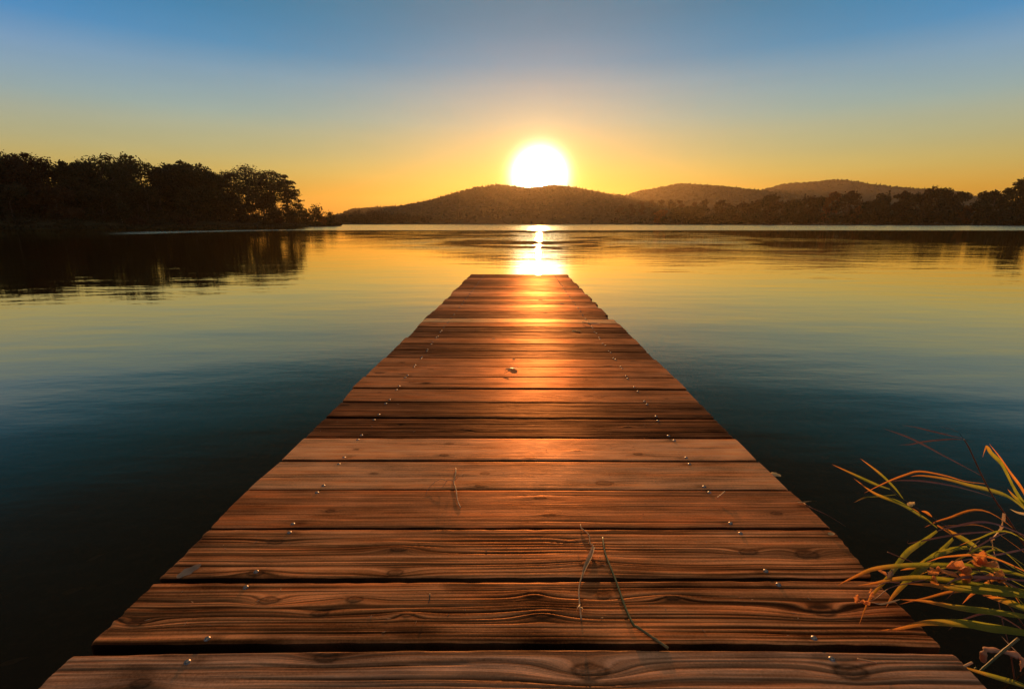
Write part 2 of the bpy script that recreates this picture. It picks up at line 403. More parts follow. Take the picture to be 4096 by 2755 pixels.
# ---- water
def mat_water():
    m, b = new_mat('lake_water')
    geo = b.n('ShaderNodeNewGeometry')
    pos = geo.outputs['Position']
    sp_ = b.n('ShaderNodeSeparateXYZ'); b.link(pos, sp_.inputs[0])
    X, Y = sp_.outputs[0], sp_.outputs[1]
    # breeze areas on the lake (world metres)
    wob = b.math('MULTIPLY', b.math('SUBTRACT', b.noise(b.vmath('MULTIPLY', pos, (0.02, 0.02, 0)), 1.0, 3), 0.5), 26.0)
    Yw = b.math('ADD', Y, wob)
    xs = b.math('DIVIDE', X, b.math('ADD', b.math('ABSOLUTE', Y), 1.0))      # bearing
    # far breeze: water beyond about 93 m, curving nearer on the left
    edge = b.mapr(xs, -0.85, -0.38, 52.0, 90.0)
    far1 = b.mapr(b.math('SUBTRACT', b.math('ADD', Y, b.math('MULTIPLY', wob, 0.22)), edge), 0.0, 6.0)
    calm_left = b.math('MULTIPLY', b.mapr(xs, -0.40, -0.48), b.mapr(b.math('SUBTRACT', Yw, edge), 14.0, 24.0))
    far = b.math('MULTIPLY', far1, b.math('SUBTRACT', 1.0, calm_left), clamp=True)
    far = b.math('MULTIPLY', far, b.mapr(xs, -0.92, -0.74), clamp=True)
    # middle breeze in front of the hill, 14 to 60 m
    midz = b.math('MULTIPLY', b.mapr(Yw, 11.0, 24.0), b.mapr(Yw, 88.0, 62.0))
    midz = b.math('MULTIPLY', midz, b.math('MULTIPLY', b.mapr(xs, -0.34, -0.12), b.mapr(xs, 0.80, 0.40, 0.45, 1.0)))
    # a calm mirror-like tongue under the right bank
    ylow = b.ramp(b.math('MULTIPLY', xs, 1.0, clamp=True), [(0.26, (.92,) * 3), (0.46, (.46,) * 3), (0.75, (.34,) * 3), (0.95, (.26,) * 3)])
    ylow = b.math('MULTIPLY', ylow, 100.0)
    tongue = b.math('MULTIPLY', b.mapr(b.math('SUBTRACT', Yw, ylow), -6.0, 8.0), b.mapr(xs, 0.20, 0.34))
    midz = b.math('MULTIPLY', midz, b.math('SUBTRACT', 1.0, tongue))
    left_m = b.math('MULTIPLY', b.mapr(xs, -0.25, -0.40), b.mapr(Y, 9.0, 30.0))
    # heights
    swell = b.noise(b.vmath('MULTIPLY', pos, (0.35, 0.9, 1)), 1.0, 2, 0.5)
    rip = b.noise(b.vmath('MULTIPLY', pos, (1.1, 3.2, 1)), 1.0, 3, 0.6)
    chop = b.noise(b.vmath('MULTIPLY', pos, (2.0, 4.5, 1)), 1.0, 3, 0.6)
    # wandering cat's paws: patches of ripples with calm mirror between them
    paws = b.noise(b.vmath('MULTIPLY', pos, (0.10, 0.16, 1)), 1.0, 3, 0.6, 0.6)
    paws2 = b.noise(b.vmath('MULTIPLY', pos, (0.022, 0.055, 1)), 1.0, 3, 0.6, 0.4)
    pm = b.math('MULTIPLY', b.mapr(paws, 0.42, 0.62), b.mapr(paws2, 0.36, 0.58, 0.25, 1.0))
    calm_far = b.mapr(Y, 12.0, 50.0, 1.0, 0.30)
    h = b.math('MULTIPLY', b.math('MULTIPLY', swell, 0.012), calm_far)
    h = b.math('ADD', h, b.math('MULTIPLY', b.math('MULTIPLY', rip, 0.0030), calm_far))
    h = b.math('ADD', h, b.math('MULTIPLY', b.math('MULTIPLY', rip, b.math('MULTIPLY', midz, pm)), 0.050))
    h = b.math('ADD', h, b.math('MULTIPLY', b.math('MULTIPLY', rip, b.math('MULTIPLY', left_m, pm)), 0.010))
    h = b.math('ADD', h, b.math('MULTIPLY', b.math('MULTIPLY', chop, far), 0.045))
    bp = b.n('ShaderNodeBump'); bp.inputs['Strength'].default_value = 1.0
    bp.inputs['Distance'].default_value = 1.0
    b.link(h, bp.inputs['Height'])
    gl = b.n('ShaderNodeBsdfAnisotropic') if False else b.n('ShaderNodeBsdfGlossy')
    b.link(b.math('ADD', b.math('MULTIPLY', far, 0.13), 0.006), gl.inputs['Roughness'])
    b.link(bp.outputs[0], gl.inputs['Normal'])
    tr = b.n('ShaderNodeBsdfTransparent'); tr.inputs['Color'].default_value = (0.30, 0.27, 0.20, 1)
    df = b.n('ShaderNodeBsdfDiffuse'); df.inputs['Color'].default_value = (0.028, 0.021, 0.013, 1)
    body = b.n('ShaderNodeMixShader'); body.inputs[0].default_value = 0.35
    b.link(tr.outputs[0], body.inputs[1]); b.link(df.outputs[0], body.inputs[2])
    fr = b.n('ShaderNodeFresnel'); fr.inputs['IOR'].default_value = 1.333
    b.link(bp.outputs[0], fr.inputs['Normal'])
    mx = b.n('ShaderNodeMixShader')
    k = b.ramp(fr.outputs[0], [(0.0, (0, 0, 0)), (0.03, (.022,) * 3), (0.06, (.045,) * 3), (0.10, (.068,) * 3), (0.17, (.185,) * 3), (0.25, (.46,) * 3), (0.47, (.74,) * 3), (0.75, (.90,) * 3), (1.0, (1, 1, 1))])
    b.link(b.ramp(fr.outputs[0], [(0.08, (1, .76, .42)), (0.22, (1, .83, .54)), (0.45, (1, .92, .66))]), gl.inputs['Color'])
    b.link(k, mx.inputs[0]); b.link(body.outputs[0], mx.inputs[1]); b.link(gl.outputs[0], mx.inputs[2])
    finish(b, mx.outputs[0]); return m
M_WATER = mat_water()

# ------------------------------------------------------------------ water, bed, land
def grid_mesh(name, xs, ys, zf, smooth=True):
    Xg, Yg = np.meshgrid(xs, ys)
    Z = zf(Xg, Yg)
    V = np.stack([Xg, Yg, Z], -1).reshape(-1, 3)
    nx, ny = len(xs), len(ys)
    i = np.arange(nx - 1); j = np.arange(ny - 1)
    I, J = np.meshgrid(i, j)
    a = (J * nx + I).ravel()
    return mesh_np(name, V, np.stack([a, a + 1, a + nx + 1, a + nx], -1), smooth)

water = link_mesh('water', grid_mesh('water', np.linspace(-3900, 3900, 14), np.linspace(-120, 3900, 14), lambda x, y: x * 0 + WATER), M_WATER)
tag(water, kind='structure')

def bed_z(x, y):
    d = np.clip(y, 0, 400)
    return -0.78 - 0.9 * sstep(0.5, 6, d) - 3.0 * sstep(5, 40, d) + 0.05 * vnoise(x * 2.2, y * 2.2, 3)
bed = link_mesh('lakebed', grid_mesh('lakebed', np.concatenate([np.linspace(-3900, -15, 8), np.linspace(-12, 12, 121), np.linspace(15, 3900, 8)]),
                                     np.concatenate([np.linspace(-120, -6, 5), np.linspace(-4, 20, 121), np.linspace(24, 3900, 12)]), bed_z), M_MUD)
tag(bed, kind='structure')

def bank_z(x, y):                     # the bank the pier starts from, behind and to the right of the viewer
    s = -0.55 + 1.15 * sstep(1.9, 3.6, x) * sstep(2.2, 0.6, y)
    z = s - 0.9 * (y + 0.2)
    z = np.minimum(z, 0.12 + 0.10 * vnoise(x * 1.3, y * 1.3, 5) + 0.02 * np.clip(-y, 0, 40))
    return np.maximum(z, -1.2)
bank = link_mesh('bank', grid_mesh('bank', np.concatenate([np.linspace(-110, -8, 20), np.linspace(-7, 7, 90), np.linspace(8, 110, 20)]),
                                   np.concatenate([np.linspace(-110, -6, 16), np.linspace(-5.5, 2.6, 70)]), bank_z), M_GRASSY)
tag(bank, kind='structure')

# far land and the left peninsula
def col_strip(name, pxs, profile, mat):
    """profile(px) -> list of (Y, z): a sheet of land following the shore as seen along each bearing"""
    rows = [profile(p) for p in pxs]
    n = len(rows[0]); V = []
    for p, prof in zip(pxs, rows):
        for (Y, z) in prof:
            v = PY(p, 894, Y); V.append((v[0], Y, z))
    F = []
    for i in range(len(pxs) - 1):
        for j in range(n - 1):
            a = i * n + j
            F.append((a, a + n, a + n + 1, a + 1))
    return link_mesh(name, mesh_np(name, np.array(V), np.array(F)), mat)

SHX = [-2600, 1200, 1340, 1700, 2200, 2450, 2700, 3300, 3900, 4096, 4400, 5200, 6500]
SHY = [640, 660, 700, 712, 700, 640, 540, 460, 390, 335, 250, 150, 90]
def far_shore(px): return float(np.interp(px, SHX, SHY))
land = col_strip('far_shore', np.linspace(-2600, 6500, 200),
                 lambda p: [(far_shore(p) - 2, -0.9), (far_shore(p), -0.25), (far_shore(p) + 6, 0.5), (far_shore(p) + 40, 1.2), (3800, 1.5)], M_GRASSY)
tag(land, kind='structure')

PNX = [-2600, -600, 0, 360, 900, 1200, 1300, 1362]
PNY = [60, 85, 107, 121, 160, 198, 216, 231]
def pen_shore(px): return float(np.interp(px, PNX, PNY))
def pen_prof(p):
    y = pen_shore(p); k = float(np.interp(p, [900, 1200, 1362], [1, 0.55, 0.12]))
    dp = float(np.interp(p, [900, 1362], [110, 8]))
    return [(y - 2, -0.9), (y, -0.22), (y + 2, 0.15), (y + 5 * k + 2, 0.3 + 0.7 * k), (y + 14 * k + 3, 0.35 + 2.0 * k), (y + dp + 8, 0.35 + 2.3 * k), (y + dp + 40 * k + 12, -0.9)]
pen = col_strip('left_shore', np.linspace(-2600, 1362, 160), pen_prof, M_GRASSY)
tag(pen, kind='structure')

# ------------------------------------------------------------------ foliage builders
def leaf_quads(P, size, rng, flat=0.0):
    """one small bent leaf clump (a diamond) per point"""
    n = len(P)
    a = rng.normal(size=(n, 3)); a[:, 2] *= (1 - flat); a /= np.linalg.norm(a, axis=1)[:, None] + 1e-9
    c = rng.normal(size=(n, 3)); c[:, 2] *= (1 - flat)
    c -= a * (a * c).sum(1)[:, None]; c /= np.linalg.norm(c, axis=1)[:, None] + 1e-9
    s = size * rng.uniform(0.55, 1.35, n)[:, None]
    V = np.empty((n, 4, 3))
    V[:, 0] = P - a * s; V[:, 2] = P + a * s
    V[:, 1] = P + c * s * 0.55; V[:, 3] = P - c * s * 0.55
    return V.reshape(-1, 3), (np.arange(n)[:, None] * 4 + np.arange(4)[None]).astype(np.int32)

def lobe_points(lobes, per, rng, shell=0.45):
    out = []
    tot = sum(l[3] * l[4] * l[5] for l in lobes) ** (1 / 1.0)
    for (x, y, z, rx, ry, rz) in lobes:
        k = max(8, int(per * (rx * ry * rz) ** 0.667 / (np.mean([(l[3] * l[4] * l[5]) ** 0.667 for l in lobes]))))
        d = rng.normal(size=(k, 3)); d /= np.linalg.norm(d, axis=1)[:, None]
        r = rng.uniform(0, 1, k) ** shell
        r *= 1 + 0.22 * rng.normal(size=k) * (rng.uniform(size=k) > 0.6)
        out.append(np.array([x, y, z]) + d * r[:, None] * np.array([rx, ry, rz]))
    return np.concatenate(out)

def tube(pts, radii, sides=7, cap=True):
    pts = [np.array(p, float) for p in pts]; V = []; F = []
    up = np.array([0.13, 0.21, 0.97])
    for i, p in enumerate(pts):
        t = pts[min(i + 1, len(pts) - 1)] - pts[max(i - 1, 0)]
        t = t / (np.linalg.norm(t) + 1e-9)
        u = np.cross(t, up)
        if np.linalg.norm(u) < 0.1: u = np.cross(t, np.array([1.0, 0, 0]))
        u /= np.linalg.norm(u); v = np.cross(t, u)
        for k in range(sides):
            a = 2 * math.pi * k / sides
            V.append(p + (u * math.cos(a) + v * math.sin(a)) * radii[i])
    for i in range(len(pts) - 1):
        for k in range(sides):
            a = i * sides + k; b = i * sides + (k + 1) % sides
            F.append((a, b, b + sides, a + sides))
    if cap:
        F.append(tuple(range(sides))[::-1]); F.append(tuple(range((len(pts) - 1) * sides, len(pts) * sides)))
    return V, F

def merge(parts):
    V = []; F = []
    for v, f in parts:
        o = len(V); V.extend(v); F.extend([tuple(i + o for i in q) for q in f])
    return np.array(V), F

def trunk_mesh(h, r, rng, branches, sides=7):
    bend = rng.uniform(-1, 1, 2) * h * 0.03
    pts = [(0, 0, -0.4), (bend[0] * .3, bend[1] * .3, h * .3), (bend[0], bend[1], h * .65), (bend[0] * 1.2, bend[1] * 1.2, h)]
    parts = [tube(pts, [r * 1.25, r, r * .7, r * .25], sides)]
    for (x, y, z) in branches:
        z0 = min(h * 0.8, max(h * 0.25, z - math.hypot(x, y) * 0.8))
        f = z0 / h
        parts.append(tube([(bend[0] * f, bend[1] * f, z0), (x * .5, y * .5, (z0 + z) / 2 + .2), (x, y, z)], [r * .45, r * .28, r * .1], 5))
    return merge(parts)

def broadleaf(label, px, top, width, Y, base, mat, group, low=0.12, n=2600, leaf=None, name='broadleaf_tree', lean=0.0, dens=1.0, cat='tree', nlobes=None):
    """px, top, width in photo pixels give the tree's bearing and size at its real distance Y"""
    rng = np.random.default_rng(int(px * 7 + top * 13 + Y))
    b = PY(px, 894, Y); H = PY(px, top, Y)[2] - base
    W = width / FPX * Y * 1.03
    t = empty(name, (b[0], Y, base))
    tag(t, label, cat, group)
    lobes = []
    z0 = H * low
    nl = nlobes or int(11 + 5 * rng.uniform())
    for k in range(nl):
        f = (k + rng.uniform(0, .9)) / nl                       # 0 bottom .. 1 top
        env = (0.80 + 0.30 * math.sin(math.pi * min(1, f * 1.05 + .08))) * (1 if f < .55 else math.sqrt(max(0.02, 1 - ((f - .55) / .50) ** 2)))
        a = rng.uniform(0, 2 * math.pi); rr = env * W * .5 * rng.uniform(.25, .78)
        r = W * rng.uniform(.17, .30)
        r = min(r, H * .22)
        z = z0 + (H - z0) * f
        z = min(z, H - r * .8); z = max(z, z0 + r * .5)
        lobes.append((math.cos(a) * rr + lean * z, math.sin(a) * rr * .8, z, r, r * .9, r * rng.uniform(.62, .9)))
    lobes.append((rng.uniform(-.1, .1) * W + lean * H, 0, H - W * .15, W * .2, W * .2, W * .15))
    for _ in range(7):                                          # straggling twig ends that break the outline
        l = lobes[rng.integers(len(lobes) // 2, len(lobes))]; a = rng.uniform(-.2, 3.4)
        r = W * rng.uniform(.035, .075)
        lobes.append((l[0] + math.cos(a) * l[3] * 1.05, l[1], min(H * 1.01, l[2] + abs(math.sin(a)) * l[5] * 1.15), r, r, r * .8))
    per = n * dens / len(lobes)
    P = lobe_points(lobes, per, rng)
    P = P[P[:, 2] > -0.1]
    sz = leaf or max(0.30, Y / 430.0)
    V, F = leaf_quads(P, sz, rng)
    link_mesh('crown', mesh_np('crown', V, F, False), mat, t)
    V, F = trunk_mesh(H * .8, max(.14, H * .017), rng, [(l[0] * .9, l[1] * .9, l[2]) for l in lobes[::2]])
    link_mesh('trunk', mesh_np('trunk', V, F), M_BARK, t)
    return t

def bush(label, px, top, width, Y, base, mat, group, n=900, name='bush', dens=1.0):
    rng = np.random.default_rng(int(px * 5 + top * 3 + Y))
    b = PY(px, 894, Y); H = PY(px, top, Y)[2] - base; W = width / FPX * Y
    t = empty(name, (b[0], Y, base)); tag(t, label, 'bush', group)
    lobes = []
    for k in range(8):
        f = rng.uniform(0, 1); a = rng.uniform(0, 6.28); rr = W * .33 * rng.uniform(.2, 1) * (1 - f * .5)
        r = W * rng.uniform(.16, .26)
        lobes.append((math.cos(a) * rr, math.sin(a) * rr, max(r * .4, (H - r) * f), r, r, min(r, H * .4)))
    lobes.append((0, 0, H * .78, W * .15, W * .15, H * .22))
    P = lobe_points(lobes, n * dens / len(lobes), rng); P = P[P[:, 2] > -.1]
    V, F = leaf_quads(P, max(.22, Y / 520.0), rng)
    link_mesh('foliage', mesh_np('foliage', V, F, False), mat, t)
    V, F = merge([tube([(0, 0, -.3), (math.cos(a) * W * .12, math.sin(a) * W * .12, H * .4), (math.cos(a) * W * .2, math.sin(a) * W * .2, H * .75)], [.08, .05, .02], 5) for a in (0.3, 1.9, 3.4, 5.0)])
    link_mesh('stem', mesh_np('stem', V, F), M_BARK, t)
    return t

def pine(label, px, top, width, Y, base, group, bare=0.45, layers=9, skew=0.0, n=2000, spread=None):
    """tall pine: long bare trunk, flat plates of needles on spreading limbs"""
    rng = np.random.default_rng(int(px * 3 + top + Y))
    b = PY(px, 894, Y); H = PY(px, top, Y)[2] - base; W = width / FPX * Y
    t = empty('pine_tree', (b[0], Y, base)); tag(t, label, 'tree', group)
    lobes = []; tips = []
    for k in range(layers):
        f = k / (layers - 1)
        z = H * (bare + (1 - bare) * f * .97)
        env = spread(f) if spread else (0.75 + .5 * math.sin(math.pi * min(1, f * .9 + .1))) * (1 if f < .75 else (1.25 - f) * 1.9)
        m = 3 if f < .85 else 2
        a0 = rng.uniform(0, 6.28)
        for q in range(m):
            a = a0 + q * 2 * math.pi / m + rng.uniform(-.4, .4)
            rr = W * .5 * env * rng.uniform(.35, .72)
            x = math.cos(a) * rr + skew * (1 - f) * W * .5
            y = math.sin(a) * rr
            r = W * rng.uniform(.15, .24) * (.6 + .4 * env)
            lobes.append((x, y, z + rng.uniform(-.02, .02) * H, r * 1.25, r * 1.1, r * .36)); tips.append((x, y, z - r * .2))
    lobes.append((0, 0, H * .985, W * .13, W * .13, W * .08))
    P = lobe_points(lobes, n / len(lobes), rng, .6)
    V, F = leaf_quads(P, max(.24, Y / 560.0), rng, .35)
    link_mesh('crown', mesh_np('crown', V, F, False), M_PINE, t)
    r = H * .014
    parts = [tube([(0, 0, -.4), (.1, 0, H * .5), (0, 0, H * .97)], [r * 1.2, r, r * .3], 7)]
    for (x, y, z) in tips:
        parts.append(tube([(0, 0, z - H * .02), (x * .55, y * .55, z - H * .008), (x, y, z)], [r * .4, r * .28, r * .12], 5))
    V, F = merge(parts)
    link_mesh('trunk', mesh_np('trunk', V, F), M_BARK, t)
    return t

def conifer(label, px, top, width, Y, base, group, n=1500):
    rng = np.random.default_rng(int(px + top)); b = PY(px, 894, Y); H = PY(px, top, Y)[2] - base; W = width / FPX * Y
    t = empty('conifer_tree', (b[0], Y, base)); tag(t, label, 'tree', group)
    lobes = []
    for k in range(13):
        f = k / 12
        rr = W * .5 * (1 - f) ** .85 + .15
        for q in range(3):
            a = q * 2.094 + k * .7
            lobes.append((math.cos(a) * rr * .55, math.sin(a) * rr * .55, H * (.08 + .9 * f), rr * .6, rr * .6, H * .03))
    V, F = leaf_quads(lobe_points(lobes, n / len(lobes), rng, .6), max(.3, Y / 520), rng, .2)
    link_mesh('crown', mesh_np('crown', V, F, False), M_PINE, t)
    V, F = tube([(0, 0, -.4), (0, 0, H * .5), (0, 0, H * .97)], [H * .015, H * .01, H * .003])
    link_mesh('trunk', mesh_np('trunk', np.array(V), F), M_BARK, t)
    return t
# ------------------------------------------------------------------ hills and far woods
def hill(name, crest, Yc, base_fn, seed, back=500):
    xs = [c[0] for c in crest]; ys = [c[1] for c in crest]
    pxs = np.arange(xs[0], xs[-1] + 1, 7.0)
    NT = 26
    V = []
    for p in pxs:
        py = np.interp(p, xs, ys) + 2.0
        c = PY(p, py, Yc); yb = base_fn(p); b = PY(p, 894, yb)
        zc = max(c[2], 0.6)
        for k in range(NT):
            t = k / (NT - 1)
            Y = yb + (Yc - yb) * t
            X = b[0] + (c[0] - b[0]) * t
            z = 0.3 + (zc - .3) * (t ** 0.85) * (1 - 0.0 * t)
            z += (1 - t) * t * 26 * (vnoise(X * .012, Y * .012, seed) - .5) * min(1, zc / 60)
            V.append((X, Y, z))
        V.append((c[0] * 1.15, Yc + back, zc * .55)); V.append((c[0] * 1.3, Yc + 2.2 * back, 0.2))
    n = NT + 2; F = []
    for i in range(len(pxs) - 1):
        for j in range(n - 1):
            a = i * n + j; F.append((a, a + n, a + n + 1, a + 1))
    V = np.array(V)
    o = link_mesh(name, mesh_np(name, V, np.array(F)), M_HILL)
    tag(o, kind='structure')
    return V.reshape(len(pxs), n, 3)[:, :NT]

CREST1 = [(1300, 893), (1330, 880), (1348, 858), (1372, 855), (1405, 838), (1462, 833), (1522, 830), (1600, 826), (1630, 820), (1699, 808), (1762, 790), (1835, 769),
          (1901, 751), (1970, 742), (1991, 739), (2033, 742), (2075, 750), (2141, 752), (2213, 740), (2285, 749), (2369, 763), (2429, 777), (2477, 782), (2560, 800), (2680, 832), (2800, 868), (2880, 892)]
CREST2 = [(2330, 880), (2400, 815), (2450, 795), (2500, 782), (2551, 766), (2620, 754), (2706, 737), (2733, 735), (2823, 741), (2898, 746), (2980, 756), (3049, 763), (3152, 775), (3300, 800), (3480, 840), (3620, 880)]
CREST3 = [(2880, 850), (2960, 800), (3020, 772), (3054, 759), (3100, 745), (3152, 735), (3248, 729), (3334, 720), (3395, 722), (3468, 735), (3557, 746), (3646, 754), (3680, 756), (3794, 765), (3838, 768), (3879, 782), (3980, 800), (4200, 830), (4500, 870)]
G1 = hill('hill', CREST1, 1150.0, lambda p: far_shore(p) + 12, 1)
G2 = hill('hill', CREST2, 1600.0, lambda p: 1000.0, 2)
G3 = hill('hill', CREST3, 2150.0, lambda p: 1500.0, 3)

def ico(sub=1):
    import bmesh
    bm = bmesh.new(); bmesh.ops.create_icosphere(bm, subdivisions=sub, radius=1.0)
    bm.verts.ensure_lookup_table()
    V = np.array([v.co[:] for v in bm.verts]); F = np.array([[v.index for v in f.verts] for f in bm.faces]); bm.free()
    return V, F

IV, IF = ico(2)
def hill_wood(G, n, size, seed, name, label, spikes=0.0):
    """round crowns and a few spruce tips set all over a hillside and along its crest"""
    rng = np.random.default_rng(seed)
    nx, nt, _ = G.shape; V = []; F = []; o = 0
    items = []
    for _ in range(n):
        i = rng.integers(0, nx - 1); t = rng.uniform(.02, 1.0) ** .8 * (nt - 1)
        items.append((i + rng.uniform(), t, rng.uniform() < spikes * .4))
    for i in range(0, nx - 1):
        for _ in range(2):
            items.append((i + rng.uniform(0, 1), nt - 1 - rng.uniform(0, .6), rng.uniform() < spikes))
    for (fi, ft, spike) in items:
        i = min(int(fi), nx - 2); j = min(int(ft), nt - 2); a = fi - i; b = ft - j
        p = (G[i, j] * (1 - a) * (1 - b) + G[i + 1, j] * a * (1 - b) + G[i, j + 1] * (1 - a) * b + G[i + 1, j + 1] * a * b)
        if p[2] < 6: continue
        s = size * rng.uniform(.6, 1.25)
        if spike:
            v = IV * np.array([s * .45, s * .45, s * 1.25]); v[:, :2] *= np.clip(1.1 - IV[:, 2:3] * .9, .1, 1.8) * .7
            v += p + np.array([0, 0, s * .3])
        else:
            v = IV * (1 + .28 * rng.normal(size=(len(IV), 1))) * np.array([s, s, s * .85]) + p + np.array([0, 0, -s * .25])
        V.append(v); F.append(IF + o); o += len(IV)
    ob = link_mesh(name, mesh_np(name, np.concatenate(V), np.concatenate(F), False), M_WOODS)
    tag(ob, label, 'wood', kind='stuff')
hill_wood(G1, 4200, 3.8, 11, 'hillside_wood', 'dark wood covering the nearest hill below the setting sun', .35)
hill_wood(G2, 2000, 4.8, 12, 'hillside_wood', 'hazy brown wood on the rounded hill right of the sun', .2)
hill_wood(G3, 900, 6.6, 13, 'hillside_wood', 'palest wood on the far hill above the right bank', .12)

def wood_belt(name, label, tops, Yfn, depth, n, leaf, seed, mat):
    rng = np.random.default_rng(seed)
    xs = [t[0] for t in tops]; ys = [t[1] for t in tops]; L = []
    px = xs[0]
    while px < xs[-1]:
        Y = Yfn(px) + rng.uniform(3, depth)
        top = np.interp(px, xs, ys) + rng.uniform(-2, 9)
        b = PY(px, 894, Y); H = PY(px, top, Y)[2]
        if H > 1.0:
            r = H * rng.uniform(.24, .40)
            for f in (1 - r / H * .7, .55, .22):
                L.append((b[0] + rng.uniform(-r, r) * .5, Y + rng.uniform(-r, r) * .3, max(r * .4, H * f), r * rng.uniform(.75, 1.1), r, r * .75))
        px += rng.uniform(4, 13)
    P = lobe_points(L, n / len(L), rng)
    P = P[P[:, 2] > -.2]
    V, F = leaf_quads(P, leaf, rng)
    tag(link_mesh(name, mesh_np(name, V, F, False), mat), label, 'wood', kind='stuff')
wood_belt('lakeside_wood', 'low dark wood along the far shore at the foot of the hill',
          [(1300, 862), (1348, 859), (1372, 857), (1410, 846), (1429, 841), (1460, 848), (1492, 841), (1530, 843), (1560, 850), (1600, 852), (1660, 858), (1750, 870), (1850, 880), (2000, 884), (2200, 885), (2400, 880), (2480, 870)],
          far_shore, 45, 17000, 1.15, 21, M_RUST)
# ------------------------------------------------------------------ left bank
GL = 'trees of the dark grove on the left bank'
def pen_y(px, d): return pen_shore(px) + d
LEFT = [  # px, top, width, metres behind the shore, material, label
    (-60, 606, 260, 20, M_GREEN, 'dark leafy tree cut by the left edge of the picture'),
    (52, 617, 210, 22, M_GREEN, 'dark leafy tree with a flat top, second from the left edge of the grove'),
    (122, 619, 190, 18, M_RUST, 'tree with russet tinged crown beside a small sky gap, left part of the grove'),
    (205, 622, 250, 21, M_RUST, 'broad tree with reddish brown top, fourth from the left of the grove'),
    (290, 655, 190, 17, M_OLIVE, 'low topped tree in the dip left of the tall domed tree'),
    (362, 648, 150, 20, M_GREEN, 'narrow tree leaning against the left side of the tall domed tree'),
    (435, 621, 290, 20, M_GREEN, 'tall domed tree standing above its neighbours, tallest of the left grove'),
    (510, 662, 130, 26, M_OLIVE, 'thin crowned tree just left of the big sky gap'),
    (588, 632, 210, 19, M_GREEN, 'open feathery tree rising just right of the big sky gap'),
    (655, 662, 200, 17, M_OLIVE, 'dense round tree below the feathery one, right of it'),
    (722, 657, 130, 20, M_GREEN, 'tree with a small knob like top in the middle of the grove'),
    (772, 652, 150, 17, M_GREEN, 'twin tipped tree at the centre of the grove'),
    (826, 664, 190, 18, M_GREEN, 'broad domed tree right of the twin tipped tree'),
    (885, 690, 150, 16, M_OLIVE, 'sloping tree on the left of the slit before the pines'),
]
for (px, top, wd, d, mat, lab) in LEFT:
    broadleaf(lab, px, top, wd, pen_y(px, d), 2.0, mat, GL, low=.08, n=6500, dens=1.0)
LEFT2 = [
    (60, 735, 240, 12, M_OLIVE, 'lower olive tree in front of the grove at its far left end'),
    (240, 742, 230, 12, M_RUST, 'lower brownish tree with a pale yellow patch in front of the grove'),
    (420, 752, 220, 12, M_OLIVE, 'lower tree in front of the tall domed tree'),
    (600, 752, 200, 13, M_OLIVE, 'lower tree standing under the big sky gap'),
    (780, 765, 220, 12, M_GREEN, 'lower tree in front of the twin tipped tree'),
    (930, 775, 190, 14, M_OLIVE, 'lower tree in front of the slit before the pines'),
    (1060, 790, 170, 14, M_OLIVE, 'low tree standing at the feet of the round topped pines'),
]
for (px, top, wd, d, mat, lab) in LEFT2:
    broadleaf(lab, px, top, wd, pen_y(px, d), 1.6, mat, 'lower trees along the front of the left grove', low=.04, n=4500)
GP = 'pines at the right end of the left grove'
pine('slender pine with see through crown, leftmost of the pines on the left bank', 945, 694, 160, pen_y(945, 20), 2.2, GP, .30, 8, n=4200)
pine('tallest round topped pine on the left bank with a bare double stem', 1008, 669, 235, pen_y(1008, 20), 2.2, GP, .42, 9, n=5200)
pine('flat topped pine right of the tallest pine', 1062, 692, 170, pen_y(1062, 22), 2.2, GP, .45, 8, n=4000)
pine('pine with rounded crown and bare trunk left of the tiered pine', 1108, 690, 150, pen_y(1100, 19), 2.2, GP, .40, 8, n=4200)
pine('tiered pine with flat stacked boughs leaning right at the end of the left grove', 1158, 702, 92, pen_y(1158, 16), 2.0, GP, .12, 12, skew=.55, n=4200, spread=lambda f: .62 + .75 * (1 - f))
GB = 'bushes along the left shore'
for (px, top, wd, d, mat, lab) in [
    (90, 872, 150, 4, M_OLIVE, 'dark bush on the shore below the far left trees'),
    (270, 880, 130, 4, M_OLIVE, 'low dark bush left of the bare birch'),
    (545, 855, 110, 5, M_RUST, 'rust brown bush beside the bare birch'),
    (735, 856, 130, 5, M_RUST, 'round brown bush on the bank in the middle of the left shore'),
    (620, 880, 100, 4, M_OLIVE, 'small low bush between the birch and the round brown bush'),
    (1075, 885, 70, 4, M_OLIVE, 'pale low bush on the grass below the pines'),
    (1114, 848, 44, 8, M_RUST, 'small upright rusty bush below the pines'),
    (1166, 825, 120, 9, M_OLIVE, 'light olive bush under the tiered pine'),
    (1225, 840, 120, 7, M_OLIVE, 'dark bush just right of the tiered pine'),
    (1276, 813, 110, 6, M_RUST, 'tallest pointed bush on the tip of the left bank'),
    (1290, 862, 60, 4, M_AUTUMN, 'small flame red bush below the pointed bush'),
    (1322, 842, 90, 6, M_OLIVE, 'rounded bush at the outer tip of the left bank'),
    (1262, 886, 80, 2, M_OLIVE, 'low shore bush below the pointed bush'),
    (1310, 886, 80, 2, M_OLIVE, 'low shore bush before the outer tip'),
    (1346, 892, 44, 1.5, M_OLIVE, 'lowest tuft like bush overhanging the water at the very tip'),
]:
    bush(lab, px, top, wd, pen_y(px, d), .5 if px < 1200 else .05, mat, GB)

